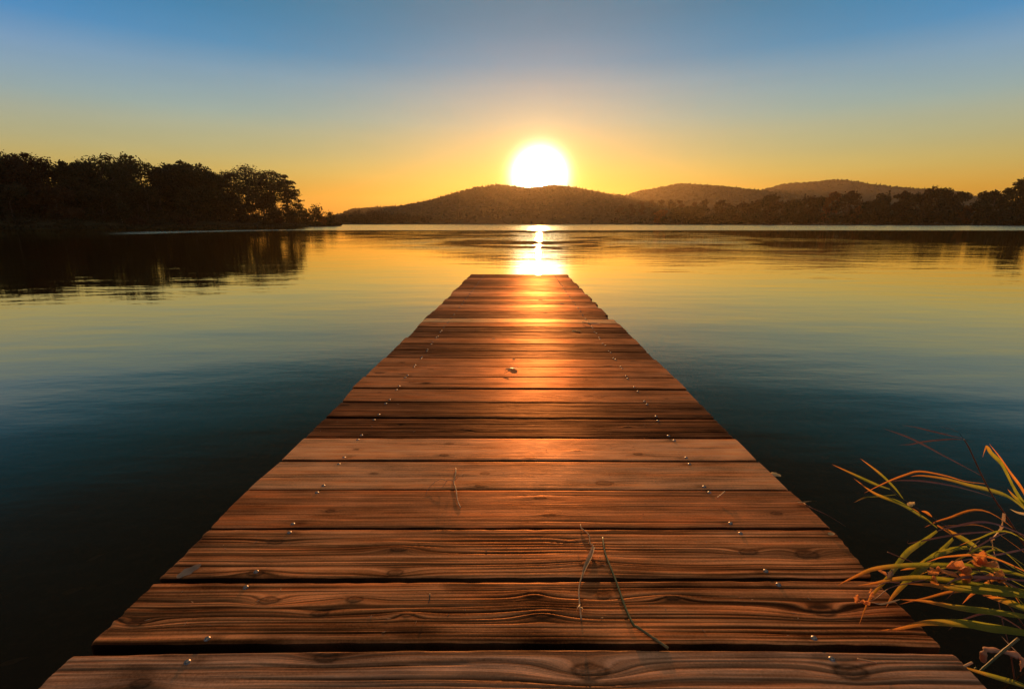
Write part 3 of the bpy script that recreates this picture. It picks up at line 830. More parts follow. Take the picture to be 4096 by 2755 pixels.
def birch():
    Y = pen_y(480, 9); b = PY(480, 894, Y); t = empty('bare_birch_tree', (b[0], Y, 1.0))
    tag(t, 'thin pale bare birch leaning in front of the dark left grove', 'tree')
    rng = np.random.default_rng(5)
    parts = [tube([(0.9, 0, -.5), (.55, 0, 2.0), (.1, 0, 4.5), (-.25, 0, 7.2)], [.13, .11, .07, .02], 6)]
    link_mesh('trunk', mesh_np('trunk', *merge(parts)), M_BIRCH, t)
    br = []
    for k in range(14):
        z = 2.6 + k * .33; a = rng.uniform(0, 6.28); l = rng.uniform(.7, 1.5)
        x0 = .55 - (z - 2) * .16
        br.append(tube([(x0, 0, z), (x0 + math.cos(a) * l * .6, math.sin(a) * l * .6, z + l * .5), (x0 + math.cos(a) * l, math.sin(a) * l, z + l * 1.0)], [.03, .02, .006], 4))
    link_mesh('branch', mesh_np('branch', *merge(br)), M_BIRCH, t)
birch()

def undergrowth():
    rng = np.random.default_rng(77); L = []
    for px in np.arange(-400, 1230, 9.0):
        for d in (6, 11, 17, 24, 31):
            if d == 6 and rng.uniform() < .55: continue
            Y = pen_shore(px) + d + rng.uniform(-1.5, 1.5); b = PY(px, 894, Y)
            s = Y / 130.0; h = rng.uniform(1.2, 2.6) * s * (2.6 if d > 20 else 1.5 if d > 8 else .55) * (1.0 if px < 880 else .55)
            L.append((b[0], Y, 1.2 + h * .4, h * .9, h * .7, h * .7))
    P = lobe_points(L, 48, rng)
    V, F = leaf_quads(P, .34, rng)
    tag(link_mesh('undergrowth', mesh_np('undergrowth', V, F, False), M_OLIVE), 'tangled dark undergrowth filling the foot of the left grove', 'undergrowth', kind='stuff')
    L = []
    P = []
    for px in np.arange(-400, 1362, 1.6):
        Y = pen_shore(px) + rng.uniform(-.5, 2.2); b = PY(px, 894, Y)
        for q in range(3): P.append((b[0] + rng.uniform(-.3, .3), Y, -.25 + rng.uniform(0, .75)))
    V, F = leaf_quads(np.array(P), .36, rng)
    tag(link_mesh('shore_grass', mesh_np('shore_grass', V, F, False), M_OLIVE), 'rough grass fringe along the waterline of the left bank', 'grass', kind='stuff')
undergrowth()

wood_belt('inner_wood', 'dense dark wood filling the depth of the left grove behind its front trees',
          [(-500, 650), (0, 655), (90, 672), (200, 662), (440, 668), (500, 700), (545, 742), (575, 715), (640, 690), (800, 700), (880, 730), (925, 800), (985, 775), (1060, 790), (1150, 815), (1200, 850)],
          lambda p: pen_shore(p) + 26, 14, 42000, .42, 61, M_OLIVE)

# ------------------------------------------------------------------ right bank
GR = 'trees along the right bank'
def rb_y(px, d): return far_shore(px) + d
def c2(cx, cy): return 2500 + .3432 * cx, 700 + .3432 * cy
def c3(cx, cy): return 3296 + .3432 * cx, 660 + .3432 * cy
BACK = [(c2(190, 315), 34, 'small rounded hazy tree, first of the pale back row right of the sun'), (c2(295, 298), 32, 'rounded hazy tree, second of the pale back row'),
        (c2(400, 296), 34, 'domed hazy tree in the middle of the pale back row'), (c2(520, 298), 40, 'broad hazy tree, fourth of the pale back row'),
        (c2(630, 303), 36, 'hazy tree at the right end of the first pale clump'), (c2(800, 322), 28, 'small hazy tree alone in the gap of the pale back row'),
        (c2(900, 296), 48, 'widest domed hazy tree of the pale back row'), (c2(1190, 342), 44, 'hazy tree behind the front row right of the red crowned tree'),
        (c2(60, 345), 36, 'faint hazy tree nearest the sun on the right bank'), (c2(-60, 372), 40, 'lowest hazy tree below the saddle of the hills')]
for ((px, top), wd, lab) in BACK:
    broadleaf(lab, px, top, wd, rb_y(px, 95), .9, M_RUST, 'hazy back row of trees right of the sun', low=.05, n=900, name='distant_tree', leaf=1.3, nlobes=8)
FRONT = [  # crop coords, width px, distance behind the shore, material, label
    (c2(430, 408), 50, 8, M_AUTUMN, 'small rusty red tree, leftmost of the dark front row on the right bank'),
    (c2(600, 383), 56, 8, M_OLIVE, 'round dark tree right of the small rusty red one'),
    (c2(722, 368), 50, 9, M_OLIVE, 'dark bushy tree, third of the front row'),
    (c2(862, 362), 68, 8, M_OLIVE, 'wide dark tree in front of the widest hazy tree'),
    (c2(1075, 298), 54, 10, M_RUST, 'tall dark tree with reddish tufted top, left half of the right bank'),
    (c2(1220, 368), 52, 8, M_OLIVE, 'low dark tree right of the reddish tufted one'),
    (c2(1352, 328), 58, 9, M_RUST, 'brown tree with pointed top left of the big domed tree'),
    (c2(1500, 300), 52, 10, M_RUST, 'brown shouldered tree on the left side of the big domed tree'),
    (c2(1675, 232), 76, 14, M_OLIVE, 'big domed tree highest in the left half of the right bank'),
    (c2(1735, 308), 78, 7, M_RUST, 'light brown tree in front of the big domed tree'),
    (c2(1950, 292), 70, 8, M_OLIVE, 'dark tree left of the little spruce'),
    (c2(2125, 252), 70, 9, M_RUST, 'brown tree just right of the little spruce'),
    (c2(2235, 258), 50, 10, M_OLIVE, 'dark narrow tree left of the bright orange crown'),
    (c3(62, 318), 56, 11, M_AUTUMN, 'tree with the brightest orange crown on the right bank'),
    (c3(255, 324), 88, 8, M_RUST, 'dark tree with red tipped hanging crown right of the orange one'),
    (c3(395, 480), 38, 6, M_AUTUMN, 'low reddish bushy tree in the notch of the right bank'),
    (c3(520, 420), 70, 6, M_OLIVE, 'sloping dark tree on the right of the notch'),
    (c3(620, 350), 70, 9, M_OLIVE, 'dark tree leaning left of the pointed topped one'),
    (c3(860, 318), 66, 8, M_RUST, 'open see through tree right of the pointed topped one'),
    (c3(1000, 335), 76, 8, M_OLIVE, 'broad tree left of the great windswept tree'),
    (c3(1185, 262), 105, 10, M_RUST, 'great windswept tree with orange brown top'),
    (c3(1345, 272), 84, 9, M_OLIVE, 'right half companion of the great windswept tree'),
    (c3(1510, 312), 72, 8, M_OLIVE, 'dark tree sloping down to the V shaped gap'),
    (c3(1640, 478), 50, 6, M_AUTUMN, 'low orange tree in the V shaped gap'),
    (c3(1790, 318), 74, 8, M_OLIVE, 'dark tree on the right side of the V shaped gap'),
    (c3(1925, 298), 76, 9, M_GREEN, 'full dark tree left of the tallest tree at the right edge'),
    (c3(2060, 268), 66, 8, M_GREEN, 'dark tree at the left shoulder of the tallest tree'),
    (c3(2200, 168), 76, 12, M_GREEN, 'tallest leafy tree of the right bank near the right edge'),
    (c3(2330, 155), 70, 10, M_GREEN, 'tall tree cut by the right edge of the picture'),
    (c3(2290, 330), 90, 5, M_OLIVE, 'lower dark tree in front of the tallest tree at the right edge'),
]
for ((px, top), wd, d, mat, lab) in FRONT:
    broadleaf(lab, px, top, wd * 1.12, rb_y(px, d), .6, mat, GR, low=.03, n=2300, lean=.06 if mat is M_RUST else 0.0)
    
conifer('little dark spruce poking out of the right bank trees', *c2(2055, 222), 24, rb_y(3205, 9), .6, 'spruces on the right bank')
conifer('stubby dark spruce top above the leaning trees right of the notch', *c3(700, 302), 34, rb_y(3536, 12), .6, 'spruces on the right bank')
for (px, top, wd, d, mat, lab) in [(4200, 720, 130, 8, M_GREEN, 'dark leafy tree outside the right edge'), ]:
    pass
wood_belt('shore_thicket', 'dark thicket filling the waterline below the right bank trees',
          [(2440, 884), (2560, 868), (2700, 858), (2900, 852), (3100, 846), (3300, 845), (3420, 858), (3500, 842), (3700, 835), (3860, 840), (3960, 838), (4300, 830)],
          far_shore, 9, 15000, .95, 31, M_OLIVE)
# ------------------------------------------------------------------ the pier
pier = empty('pier', (0, 4.5, WATER))
tag(pier, 'long weathered wooden pier of cross planks running straight out over the lake', 'pier')
POFF = np.array([0, 4.5, WATER])

# near-left, near-right, far-right, far-left corners in photo pixels (projected onto the deck plane), wear 0..1, colour
WORN = (0.84, 0.305, 0.095); WORN2 = (0.29, 0.090, 0.025); MED = (0.66, 0.215, 0.062); LIGHT = (0.95, 0.380, 0.130); GREY = (0.60, 0.285, 0.135)
PL = [
    ((-121, 3022), (4190, 3022), (3817, 2612), (282, 2619), .75, GREY),
    ((360, 2572), (3758, 2579), (3505, 2320), (621, 2329), 1.0, WORN),
    ((640, 2306), (3488, 2304), (3330, 2117), (832, 2117), 1.0, WORN),
    ((845, 2107), (3320, 2106), (3160, 1961), (985, 1959), .45, MED),
    ((992, 1954), (3153, 1954), (3036, 1847), (1121, 1847), .08, LIGHT),
    ((1127, 1836), (3025, 1839), (2946, 1754), (1212, 1752), .05, LIGHT),
    ((1222, 1746), (2935, 1748), (2864, 1677), (1300, 1674), .95, WORN2),
    ((1306, 1663), (2856, 1673), (2802, 1613), (1365, 1609), .75, WORN2),
    ((1371, 1602), (2796, 1611), (2750, 1562), (1409, 1555), .2, MED),
    ((1409, 1548), (2747, 1554), (2703, 1512), (1456, 1506), .3, MED),
    ((1463, 1503.5), (2699, 1509.5), (2660, 1471.5), (1500, 1464), .2, MED),
    ((1503, 1462.5), (2657, 1470), (2622, 1438), (1535, 1430), .25, MED),
    ((1541, 1429), (2616, 1437), (2591, 1410), (1571, 1401), .85, WORN2),
    ((1573, 1399), (2588, 1408), (2564, 1379.5), (1597, 1373), .8, WORN2),
    ((1601, 1370), (2561, 1377.5), (2540, 1354.5), (1621, 1349), .2, MED),
    ((1631, 1347.5), (2534, 1353), (2515, 1332), (1655, 1326.5), .8, WORN2),
    ((1652, 1324.5), (2513, 1330), (2497, 1312), (1668, 1308), .9, WORN2),
    ((1669, 1304), (2494, 1310.5), (2475, 1294), (1684, 1288.5), .3, MED),
    ((1686, 1287), (2471, 1292.5), (2457, 1277.5), (1704, 1273), .0, (1.0, 0.50, 0.18)),
]
KNOTS = {0: [(2360, 2700, 1.7), (3409, 2695, 1.6), (1297, 2640, 1.2), (560, 2735, 1.0)],
         1: [(2136, 2380, 1.2), (2169, 2461, 1.4), (2415, 2386, .9), (2688, 2392, .9), (1418, 2395, 1.0), (1625, 2461, .8), (1075, 2398, 1.2), (1279, 2452, 1.0), (543, 2488, 1.0), (3295, 2447, 1.5)],
         2: [(1595, 2194, 1.2), (1580, 2290, 1.1), (2283, 2164, .9), (2367, 2254, 1.6), (1102, 2164, 1.1), (1021, 2290, 1.0), (2992, 2204, 1.2), (3227, 2215, 1.5)],
         3: [(2199, 2059, .9), (2163, 1990, 1.0), (1321, 2044, .7), (3106, 2050, .8)],
         4: [(1495, 1894, .7), (1938, 1894, .8), (2418, 1930, 1.4), (1921, 1943, .9)],
         5: [(1423, 1798, .6), (1777, 1820, .9), (1797, 1774, .9), (2120, 1831, .9), (2308, 1801, .7), (2552, 1815, .9)],
         6: [(1866, 1718, 1.1), (2511, 1705, .8), (2401, 1718, .9), (1600, 1700, .6)]}

corners = []
for (nl, nr, fr_, fl, wear, colr) in PL:
    q = [PZ(*p)[:2] for p in (nl, nr, fr_, fl)]
    corners.append((q, wear, colr))
# beyond the nineteenth plank the rhythm goes on to the end of the pier
rngp = random.Random(4)
y0 = (corners[-1][0][2][1] + corners[-1][0][3][1]) / 2
yend = PZ(2080, 1097)[1]
pitch = (yend - y0) / 20.0
for k in range(20):
    a = y0 + k * pitch + 0.006; b = y0 + (k + 1) * pitch - 0.002
    f = k / 20.0
    L0 = -0.905 + .035 * f + rngp.uniform(-.020, .014); R0 = 0.892 - .030 * f + rngp.uniform(-.014, .020)
    wear = rngp.choice([.2, .5, .8, .9, .3]); c = rngp.choice([WORN2, MED, WORN2, MED, WORN, (0.62, 0.19, 0.055)])
    if k == 3: wear, c = .15, (0.85, 0.32, 0.11)
    if k == 8: wear, c = .15, (0.88, 0.33, 0.11)
    if k in (0, 1): wear, c = .9, WORN2
    tilt = .004
    corners.append(([np.array([L0, a + tilt]), np.array([R0, a - tilt]), np.array([R0 + rngp.uniform(-.004, .004), b - tilt]), np.array([L0 + rngp.uniform(-.004, .004), b + tilt])], wear, c))
# two more planks towards the land, behind the viewer
yn = (corners[0][0][0][1] + corners[0][0][1][1]) / 2
for k in range(5):
    b = yn - .010 - k * .215; a = b - .203
    corners.append(([np.array([-.95, a]), np.array([.95, a]), np.array([.95, b]), np.array([-.95, b])], .6, WORN))

def plank_mesh(q, wear, knots, nx, ny, seed, org, bow=0.0, bow_far=True, spots=()):
    nl, nr, fr_, fl = q
    u = np.linspace(0, 1, nx); v = np.linspace(0, 1, ny)
    # closer rows near both long edges so that the rounded arrises stay crisp
    v = v + 0.0 * v
    U, Vv = np.meshgrid(u, v)
    X = (nl[0] * (1 - U) + nr[0] * U) * (1 - Vv) + (fl[0] * (1 - U) + fr_[0] * U) * Vv
    Y = (nl[1] * (1 - U) + nr[1] * U) * (1 - Vv) + (fl[1] * (1 - U) + fr_[1] * U) * Vv
    Y = Y + bow * (1 - (2 * U - 1) ** 2) * (Vv if bow_far else (1 - Vv))
    wdt = (np.linalg.norm(fl - nl) + np.linalg.norm(fr_ - nr)) / 2
    yl = Vv * wdt
    # growth rings: straight along the board, swelling round every knot
    g = yl + .006 * (vnoise(X * 1.6, yl * 5, seed) - .5) + .004 * (vnoise(X * 6, yl * 9, seed + 1) - .5)
    knot = np.zeros_like(g); bumpz = np.zeros_like(g)
    for (kx, ky, s) in knots:
        dx = X - kx; dy = yl - ky
        e = np.exp(-(np.abs(dx) / ((.035 + .04 * abs(math.sin(kx * 53))) * s)) ** 1.6 - (dy / (.0165 * s)) ** 2)
        g = g + (.007 + .015 * abs(math.sin(kx * 37 + ky * 91))) * s * e * (1 if (kx * 100) % 2 < 1 else -1)
        kr = np.sqrt((dx / (.021 * s)) ** 2 + (dy / (.0105 * s)) ** 2) * (1 + .25 * (vnoise(np.arctan2(dy, dx) * 1.5 + 9, X * 0 + kx * 7, seed + 20) - .5))
        kk = np.exp(-kr ** 4)
        ringd = np.exp(-((kr - .95) / .30) ** 2)
        rayk = .35 * kk * (vnoise(kr * 7, np.arctan2(dy, dx) * 2.2, seed + 21))
        knot = np.maximum(knot, np.maximum(.85 * ringd, .45 * kk + rayk))
        knot = np.maximum(knot, .30 * np.exp(-((dx / (.060 * s)) ** 2 + (dy / (.016 * s)) ** 2)))
        bumpz += .0005 * s * kk
    gn = vnoise(g * 230, X * 1.3, seed + 2) * .45 + vnoise(g * 400, X * 2.4, seed + 3) * .35 + vnoise(g * 60, X * 4.0, seed + 12) * .20
    groove = sstep(.52, .26, gn)
    band = vnoise(g * 22, X * 1.1, seed + 4)                # some bands of the board are more eaten than others
    z = -wear * .0012 * groove * (.25 + 1.0 * band) - wear * .0005 * (vnoise(X * 9, yl * 30, seed + 5))
    z += bumpz * (0.4 + wear)
    crack_shade = np.zeros_like(g)
    rr = random.Random(seed)
    ncr = int(round(wear * 6)) if wear > .4 else int(wear * 6 + rr.random() * .8)
    x0, x1 = X.min(), X.max()
    for _ in range(ncr):
        g0 = rr.uniform(.12, .88) * wdt; c0 = rr.uniform(x0, x1); hl = rr.uniform(.12, .55); w_ = rr.uniform(.0014, .0030) * (.6 + .6 * wear)
        wob = .006 * (vnoise(X * 3.0 + 7 * _, X * 0 + _, seed + 6) - .5)
        e = np.exp(-((g - g0 - wob) / w_) ** 2) * sstep(hl, hl * .6, np.abs(X - c0)) * (.6 + .4 * vnoise(X * 25, X * 0, seed + 8))
        crack_shade = np.maximum(crack_shade, e)
    z -= .0035 * crack_shade
    # rounded long edges, slightly chewed
    ed = np.minimum(yl, wdt - yl)
    chew = .0018 * (.3 + wear) * vnoise(X * 30, X * 0 + (yl > wdt / 2) * 5, seed + 9)
    z -= .0022 * np.clip(1 - (ed - chew * .3) / .0025, 0, 1) ** 2 + chew * np.clip(1 - ed / .006, 0, 1)
    endd = np.minimum(X - x0, x1 - X)
    z -= .004 * np.clip(1 - endd / .006, 0, 1) ** 2
    gap_dark_and_dirt = np.exp(-ed / .007) * (.35 + .65 * vnoise(X * 7, yl * 0 + (yl > wdt / 2), seed + 30)) * (.45 + .55 * wear)  # board colour darkened along both long edges to strengthen the gaps
    gap_dark_and_dirt = np.maximum(gap_dark_and_dirt, wear * .8 * np.exp(-endd / .10) * (.3 + .9 * vnoise(X * 14, yl * 40, seed + 31)))
    gap_dark_and_dirt = np.maximum(gap_dark_and_dirt, wear * .75 * sstep(.60, .80, vnoise(X * 2.3, yl * 9, seed + 32) * .6 + vnoise(X * 9, yl * 30, seed + 33) * .4))
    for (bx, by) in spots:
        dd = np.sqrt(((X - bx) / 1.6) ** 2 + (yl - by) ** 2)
        gap_dark_and_dirt = np.maximum(gap_dark_and_dirt, .75 * np.exp(-(dd / .013) ** 2))
    z += .0008 * np.cos((U - .5) * 5 + seed) + .0010 * (Vv - .5) * math.sin(seed * 1.7)
    # ragged outline
    X = X + np.where(U > .985, 1, np.where(U < .015, -1, 0)) * .006 * wear * (vnoise(yl * 60, U * 0 + (U > .5), seed + 10) - .5)
    Y = Y + np.where(Vv == 0, -1, np.where(Vv == 1, 1, 0)) * .0030 * (vnoise(X * 8, Vv, seed + 11) - .5)
    top = np.stack([X, Y, z], -1).reshape(-1, 3)
    n = nx * ny
    i = np.arange(nx - 1); j = np.arange(ny - 1); I, J = np.meshgrid(i, j); a = (J * nx + I).ravel()
    F = [np.stack([a, a + 1, a + nx + 1, a + nx], -1)]
    ring = np.concatenate([np.arange(nx), np.arange(1, ny) * nx + nx - 1, (ny - 1) * nx + np.arange(nx - 2, -1, -1), np.arange(ny - 2, 0, -1) * nx])
    m = len(ring)
    low = top[ring].copy(); low[:, 2] = -.042
    low = np.concatenate([top[ring], low])
    k = np.arange(m); k2 = (k + 1) % m
    F.append(np.stack([n + k2, n + k, n + m + k, n + m + k2], -1))
    # underside
    b4 = np.array([[nl[0], nl[1], -.042], [nr[0], nr[1], -.042], [fr_[0], fr_[1], -.042], [fl[0], fl[1], -.042]])
    F.append(np.array([[n + 2 * m + 3, n + 2 * m + 2, n + 2 * m + 1, n + 2 * m]]))
    V = np.concatenate([top, low, b4]) - org
    me = mesh_np('plank', V, np.concatenate(F).astype(np.int32))
    tot = len(V)
    for nm, arr in (('ring', g), ('along', X), ('grain', gn), ('knot', knot), ('crack_shade', crack_shade), ('gap_dark_and_dirt', gap_dark_and_dirt)):
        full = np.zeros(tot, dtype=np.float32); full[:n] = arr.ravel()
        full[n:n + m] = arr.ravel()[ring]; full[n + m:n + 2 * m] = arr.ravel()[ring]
        if nm == 'crack_shade': full[n:] = np.maximum(full[n:], .80)  # sides and underside painted near black to stand for shade in the gaps
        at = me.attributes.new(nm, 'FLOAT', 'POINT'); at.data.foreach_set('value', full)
    me.materials.append(M_WOOD)
    return me

def bolt_mesh():
    prof = [(0.0, .0050), (.003, .0047), (.0058, .0036), (.0078, .0014), (.0084, -.0004), (.0082, -.004)]
    prof = [(r * .86, z * .9) for r, z in prof]
    S = 16; V = [(0, 0, prof[0][1])]; F = []
    for (r, z) in prof[1:]:
        for k in range(S): V.append((r * math.cos(2 * math.pi * k / S), r * math.sin(2 * math.pi * k / S), z))
    for k in range(S): F.append((0, 1 + k, 1 + (k + 1) % S))
    for i in range(len(prof) - 2):
        for k in range(S):
            a = 1 + i * S + k; b = 1 + i * S + (k + 1) % S
            F.append((a, a + S, b + S, b))
    return mesh_np('bolt', np.array(V), F)
BOLT = bolt_mesh(); BOLT.materials.append(M_METAL)
rngb = random.Random(11)
far_bolts = []
nb = 0
for idx, (q, wear, colr) in enumerate(corners):
    cen = sum(q) / 4
    org = np.array([cen[0], cen[1], 0.0])
    near = idx < 9
    nx, ny = (300, 104) if idx < 4 else ((260, 84) if idx < 9 else ((200, 56) if idx < 19 else (140, 34)))
    if idx >= 39: nx, ny = 120, 40
    kn = []
    wdt = (np.linalg.norm(q[3] - q[0]) + np.linalg.norm(q[2] - q[1])) / 2
    if idx in KNOTS:
        for (kx, ky, s) in KNOTS[idx]:
            p = PZ(kx, ky); u = (p[0] - q[0][0]) / (q[1][0] - q[0][0])
            yn_ = q[0][1] * (1 - u) + q[1][1] * u
            kn.append((p[0], min(max(p[1] - yn_, .012), wdt - .012), s * .95))
    else:
        for _ in range(rngb.randint(3, 8)):
            kn.append((rngb.uniform(q[0][0], q[1][0]), rngb.uniform(.12, .88) * wdt, rngb.uniform(.45, 1.35)))
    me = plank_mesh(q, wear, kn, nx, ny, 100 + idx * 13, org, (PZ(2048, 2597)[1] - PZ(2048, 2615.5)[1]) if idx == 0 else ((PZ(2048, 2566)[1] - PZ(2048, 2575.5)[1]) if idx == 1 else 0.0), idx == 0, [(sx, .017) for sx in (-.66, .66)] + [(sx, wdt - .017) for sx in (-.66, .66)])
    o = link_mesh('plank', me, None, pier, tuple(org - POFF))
    jit = 1 + rngb.uniform(-.18, .14)
    o.color = (colr[0] * jit, colr[1] * jit, colr[2] * jit, wear)
    if idx in (4, 5): o['label'] = 'newer smooth pinkish plank'
    elif idx == 18: o['label'] = 'newer pale orange plank'
    elif idx in (1, 2): o['label'] = 'deeply ridged weathered plank'
    elif idx == 0: o['label'] = 'greyish coarse plank nearest the viewer'
    for side in (-1, 1):
        for edge in (0, 1):
            f = min(1, max(0, (cen[1] - .85) / 6.95))
            x = side * (.680 - .044 * f) + rngb.uniform(-.006, .006)
            u = (x - q[0][0]) / (q[1][0] - q[0][0])
            yn_ = q[0][1] * (1 - u) + q[1][1] * u; yf_ = q[3][1] * (1 - u) + q[2][1] * u
            y = yn_ + .017 if edge == 0 else yf_ - .017
            y += rngb.uniform(-.004, .004)
            if nb < 100 and idx < 25:
                b = bpy.data.objects.new('bolt', BOLT); COL.objects.link(b); b.parent = o
                b.location = (x - org[0], y - org[1], -.0008); nb += 1
                b.rotation_euler = (rngb.uniform(-.16, .16), rngb.uniform(-.16, .16), rngb.uniform(0, 6))
            else:
                far_bolts.append((x, y))
V = []; F = []
bv = np.array([v.co[:] for v in BOLT.vertices]); bf = [tuple(p.vertices) for p in BOLT.polygons]
for (x, y) in far_bolts:
    o_ = len(V); V.extend(list(bv + np.array([x, y, .0003]) - POFF)); F.extend([tuple(i + o_ for i in f) for f in bf])
fb = link_mesh('bolt', mesh_np('bolt', np.array(V), F), M_METAL, pier)
fb['kind'] = 'stuff'

def box(x0, x1, y0, y1, z0, z1, bev=0):
    V = [(x, y, z) for z in (z0, z1) for y in (y0, y1) for x in (x0, x1)]
    F = [(0, 2, 3, 1), (4, 5, 7, 6), (0, 1, 5, 4), (2, 6, 7, 3), (0, 4, 6, 2), (1, 3, 7, 5)]
    return V, F
for s in (-1, 1):
    x = s * .66
    V, F = merge([box(x - .06, x + .06, -.55, yend - .06, -.215, -.0455)])
    link_mesh('beam', mesh_np('beam', V - POFF, F, False), M_BEAM, pier)
    for y in (2.6, 4.7, 6.8, yend - .3):
        V, F = tube([(x, y, -3.6), (x, y, -.9), (x, y, -.2155)], [.095, .09, .085], 14)
        link_mesh('post', mesh_np('post', np.array(V) - POFF, F), M_BEAM, pier)
for y in (2.6, 4.7, 6.8, yend - .3):
    V, F = merge([box(-.58, .58, y - .05, y + .05, -.20, -.06)])
    link_mesh('cross_beam', mesh_np('cross_beam', V - POFF, F, False), M_BEAM, pier)
# ------------------------------------------------------------------ blades, stems and leaves: builders
def curve_pts(pts, n):
    """Catmull-Rom through 3-D points"""
    P = [np.array(p, float) for p in pts]
    P = [2 * P[0] - P[1]] + P + [2 * P[-1] - P[-2]]
    out = []
    m = len(P) - 3
    for k in range(n):
        t = k / (n - 1) * m; i = min(int(t), m - 1); t -= i
        a, b, c, d = P[i:i + 4]
        out.append(.5 * ((2 * b) + (-a + c) * t + (2 * a - 5 * b + 4 * c - d) * t * t + (-a + 3 * b - 3 * c + d) * t ** 3))
    return out

def set_attr(me, t, e):
    for nm, arr in (('tpos', t), ('across', e)):
        at = me.attributes.new(nm, 'FLOAT', 'POINT'); at.data.foreach_set('value', np.array(arr, dtype=np.float32))

def blade_mesh(pts, width, twist=(0.0, 0.0), n=26, base_w=.45, tip=1.0, peak=.35, fold=.25, roll=0.0):
    """a grass blade: root first, pointed at the end, folded along its midrib, twisting along its length"""
    C = curve_pts(pts, n); V = []; F = []; T = []; E = []
    for i, p in enumerate(C):
        s = i / (n - 1)
        w = width * (base_w + (1 - base_w) * min(1, s / peak)) if s < peak else width * (1 - ((s - peak) / (1 - peak)) ** 1.7 * tip)
        tdir = C[min(i + 1, n - 1)] - C[max(i - 1, 0)]; tdir = tdir / (np.linalg.norm(tdir) + 1e-9)
        up = np.array([0, 0, 1.0]) - tdir * tdir[2]
        if np.linalg.norm(up) < .2: up = np.array([0, -1.0, 0]) - tdir * (-tdir[1])
        up /= np.linalg.norm(up); sd = np.cross(tdir, up)
        a = roll + twist[0] + (twist[1] - twist[0]) * s
        s2 = sd * math.cos(a) + up * math.sin(a); u2 = -sd * math.sin(a) + up * math.cos(a)
        for q in (-1, -.5, 0, .5, 1):
            V.append(p + s2 * (w * .5 * q) + u2 * (w * fold * (abs(q) - .5) * .8)); T.append(s); E.append(q)
    for i in range(n - 1):
        for q in range(4):
            a = i * 5 + q; F.append((a, a + 1, a + 6, a + 5))
    me = mesh_np('leaf', np.array(V), F); set_attr(me, T, E)
    return me

def stem_mesh(pts, r0, r1, n=24, sides=8):
    C = curve_pts(pts, n); rad = [r0 + (r1 - r0) * i / (n - 1) for i in range(n)]
    # swollen nodes
    rad = [r * (1.22 if i % 7 == 3 else 1) for i, r in enumerate(rad)]
    V, F = tube(C, rad, sides)
    me = mesh_np('stem', np.array(V), F)
    set_attr(me, np.repeat(np.linspace(0, 1, n), sides), np.tile(np.linspace(-1, 1, sides), n))
    return me

def leaf_sheet(center, length, width, az, curl=.5, seed=0, tilt=0.0, lobed=0.0, rollx=0.0):
    """a fallen leaf: oval, cupped and crumpled, as thin as paper"""
    rng = np.random.default_rng(seed); nu, nv = 13, 9
    V = []; T = []; E = []
    ph = rng.uniform(0, 6, 4)
    for lay in (0,):
        for i in range(nu):
            s = i / (nu - 1)
            w = width * math.sin(math.pi * (s ** .85) * .96 + .06) ** .8
            w *= 1 + lobed * math.sin(s * 16 + ph[3])
            for j in range(nv):
                q = j / (nv - 1) * 2 - 1
                x = (s - .5) * length; y = q * w * .5
                z = curl * width * (.55 * q * q + .35 * math.sin(s * 3 + ph[0]) + .18 * math.sin(s * 9 + q * 3 + ph[1]) * (abs(q)) + .6 * (s - .5) ** 2 * length / width * .6)
                z += rollx * q * width * .5
                z -= lay * .0006
                V.append((x, y, z)); T.append(s * .6); E.append(q)
    F = []
    N = nu * nv
    for lay in (1,):
        for i in range(nu - 1):
            for j in range(nv - 1):
                a = i * nv + j
                f = (a, a + nv, a + nv + 1, a + 1)
                F.append(f if lay else f[::-1])
    V = np.array(V); V[:, 2] -= V[:, 2].min()
    ct, st = math.cos(tilt), math.sin(tilt)
    V = np.stack([V[:, 0] * ct - V[:, 2] * st, V[:, 1], V[:, 0] * st + V[:, 2] * ct], -1); 
    if center is not None: V[:, 2] -= V[:, 2].min()
    ca, sa = math.cos(az), math.sin(az)
    V = np.stack([V[:, 0] * ca - V[:, 1] * sa, V[:, 0] * sa + V[:, 1] * ca, V[:, 2]], -1)
    me = mesh_np('leaf', V, F); set_attr(me, T, E)
    return me

def loose(name, me, mat, loc, label, cat, group=None):
    o = link_mesh(name, me, mat, None, tuple(loc)); tag(o, label, cat, group); return o

def centred(me_fn, pts, *a, **k):
    base = np.array(pts[0], float)
    return me_fn([np.array(p) - base for p in pts], *a, **k), base

# ------------------------------------------------------------------ things lying on the deck
def on_deck(px, py, h=.004):
    return PZ(px, py, h)

# dry stalk with curly tendrils on the second light plank
pts = [on_deck(1823, 1873, 0.0046), on_deck(1822, 1900, 0.0051), on_deck(1815, 1926, 0.0037), on_deck(1824, 1958, 0.0040), on_deck(1830, 2000, 0.0043), on_deck(1843, 2031, 0.0029)]
t = empty('dry_stalk', pts[0]); tag(t, 'pale dry stalk with curling tendrils lying across the lower light plank', 'stalk')
b0 = np.array(pts[0])
link_mesh('stem', stem_mesh([p - b0 for p in pts], .0030, .0016, 26, 7), M_STRAW, t)
for tp in ([(1815, 1926, .010), (1800, 1918, .022), (1786, 1924, .012), (1772, 1946, .006), (1764, 1950, .005)],
           [(1816, 1922, .012), (1838, 1904, .03), (1852, 1896, .012), (1850, 1908, .006)],
           [(1786, 1922, .012), (1764, 1916, .012), (1738, 1928, .008), (1712, 1956, .005), (1700, 1985, .004)]):
    q = [PZ(*p) - b0 for p in tp]
    link_mesh('tendril', stem_mesh(q, .0009, .0005, 20, 5), M_BROWNLEAF, t)

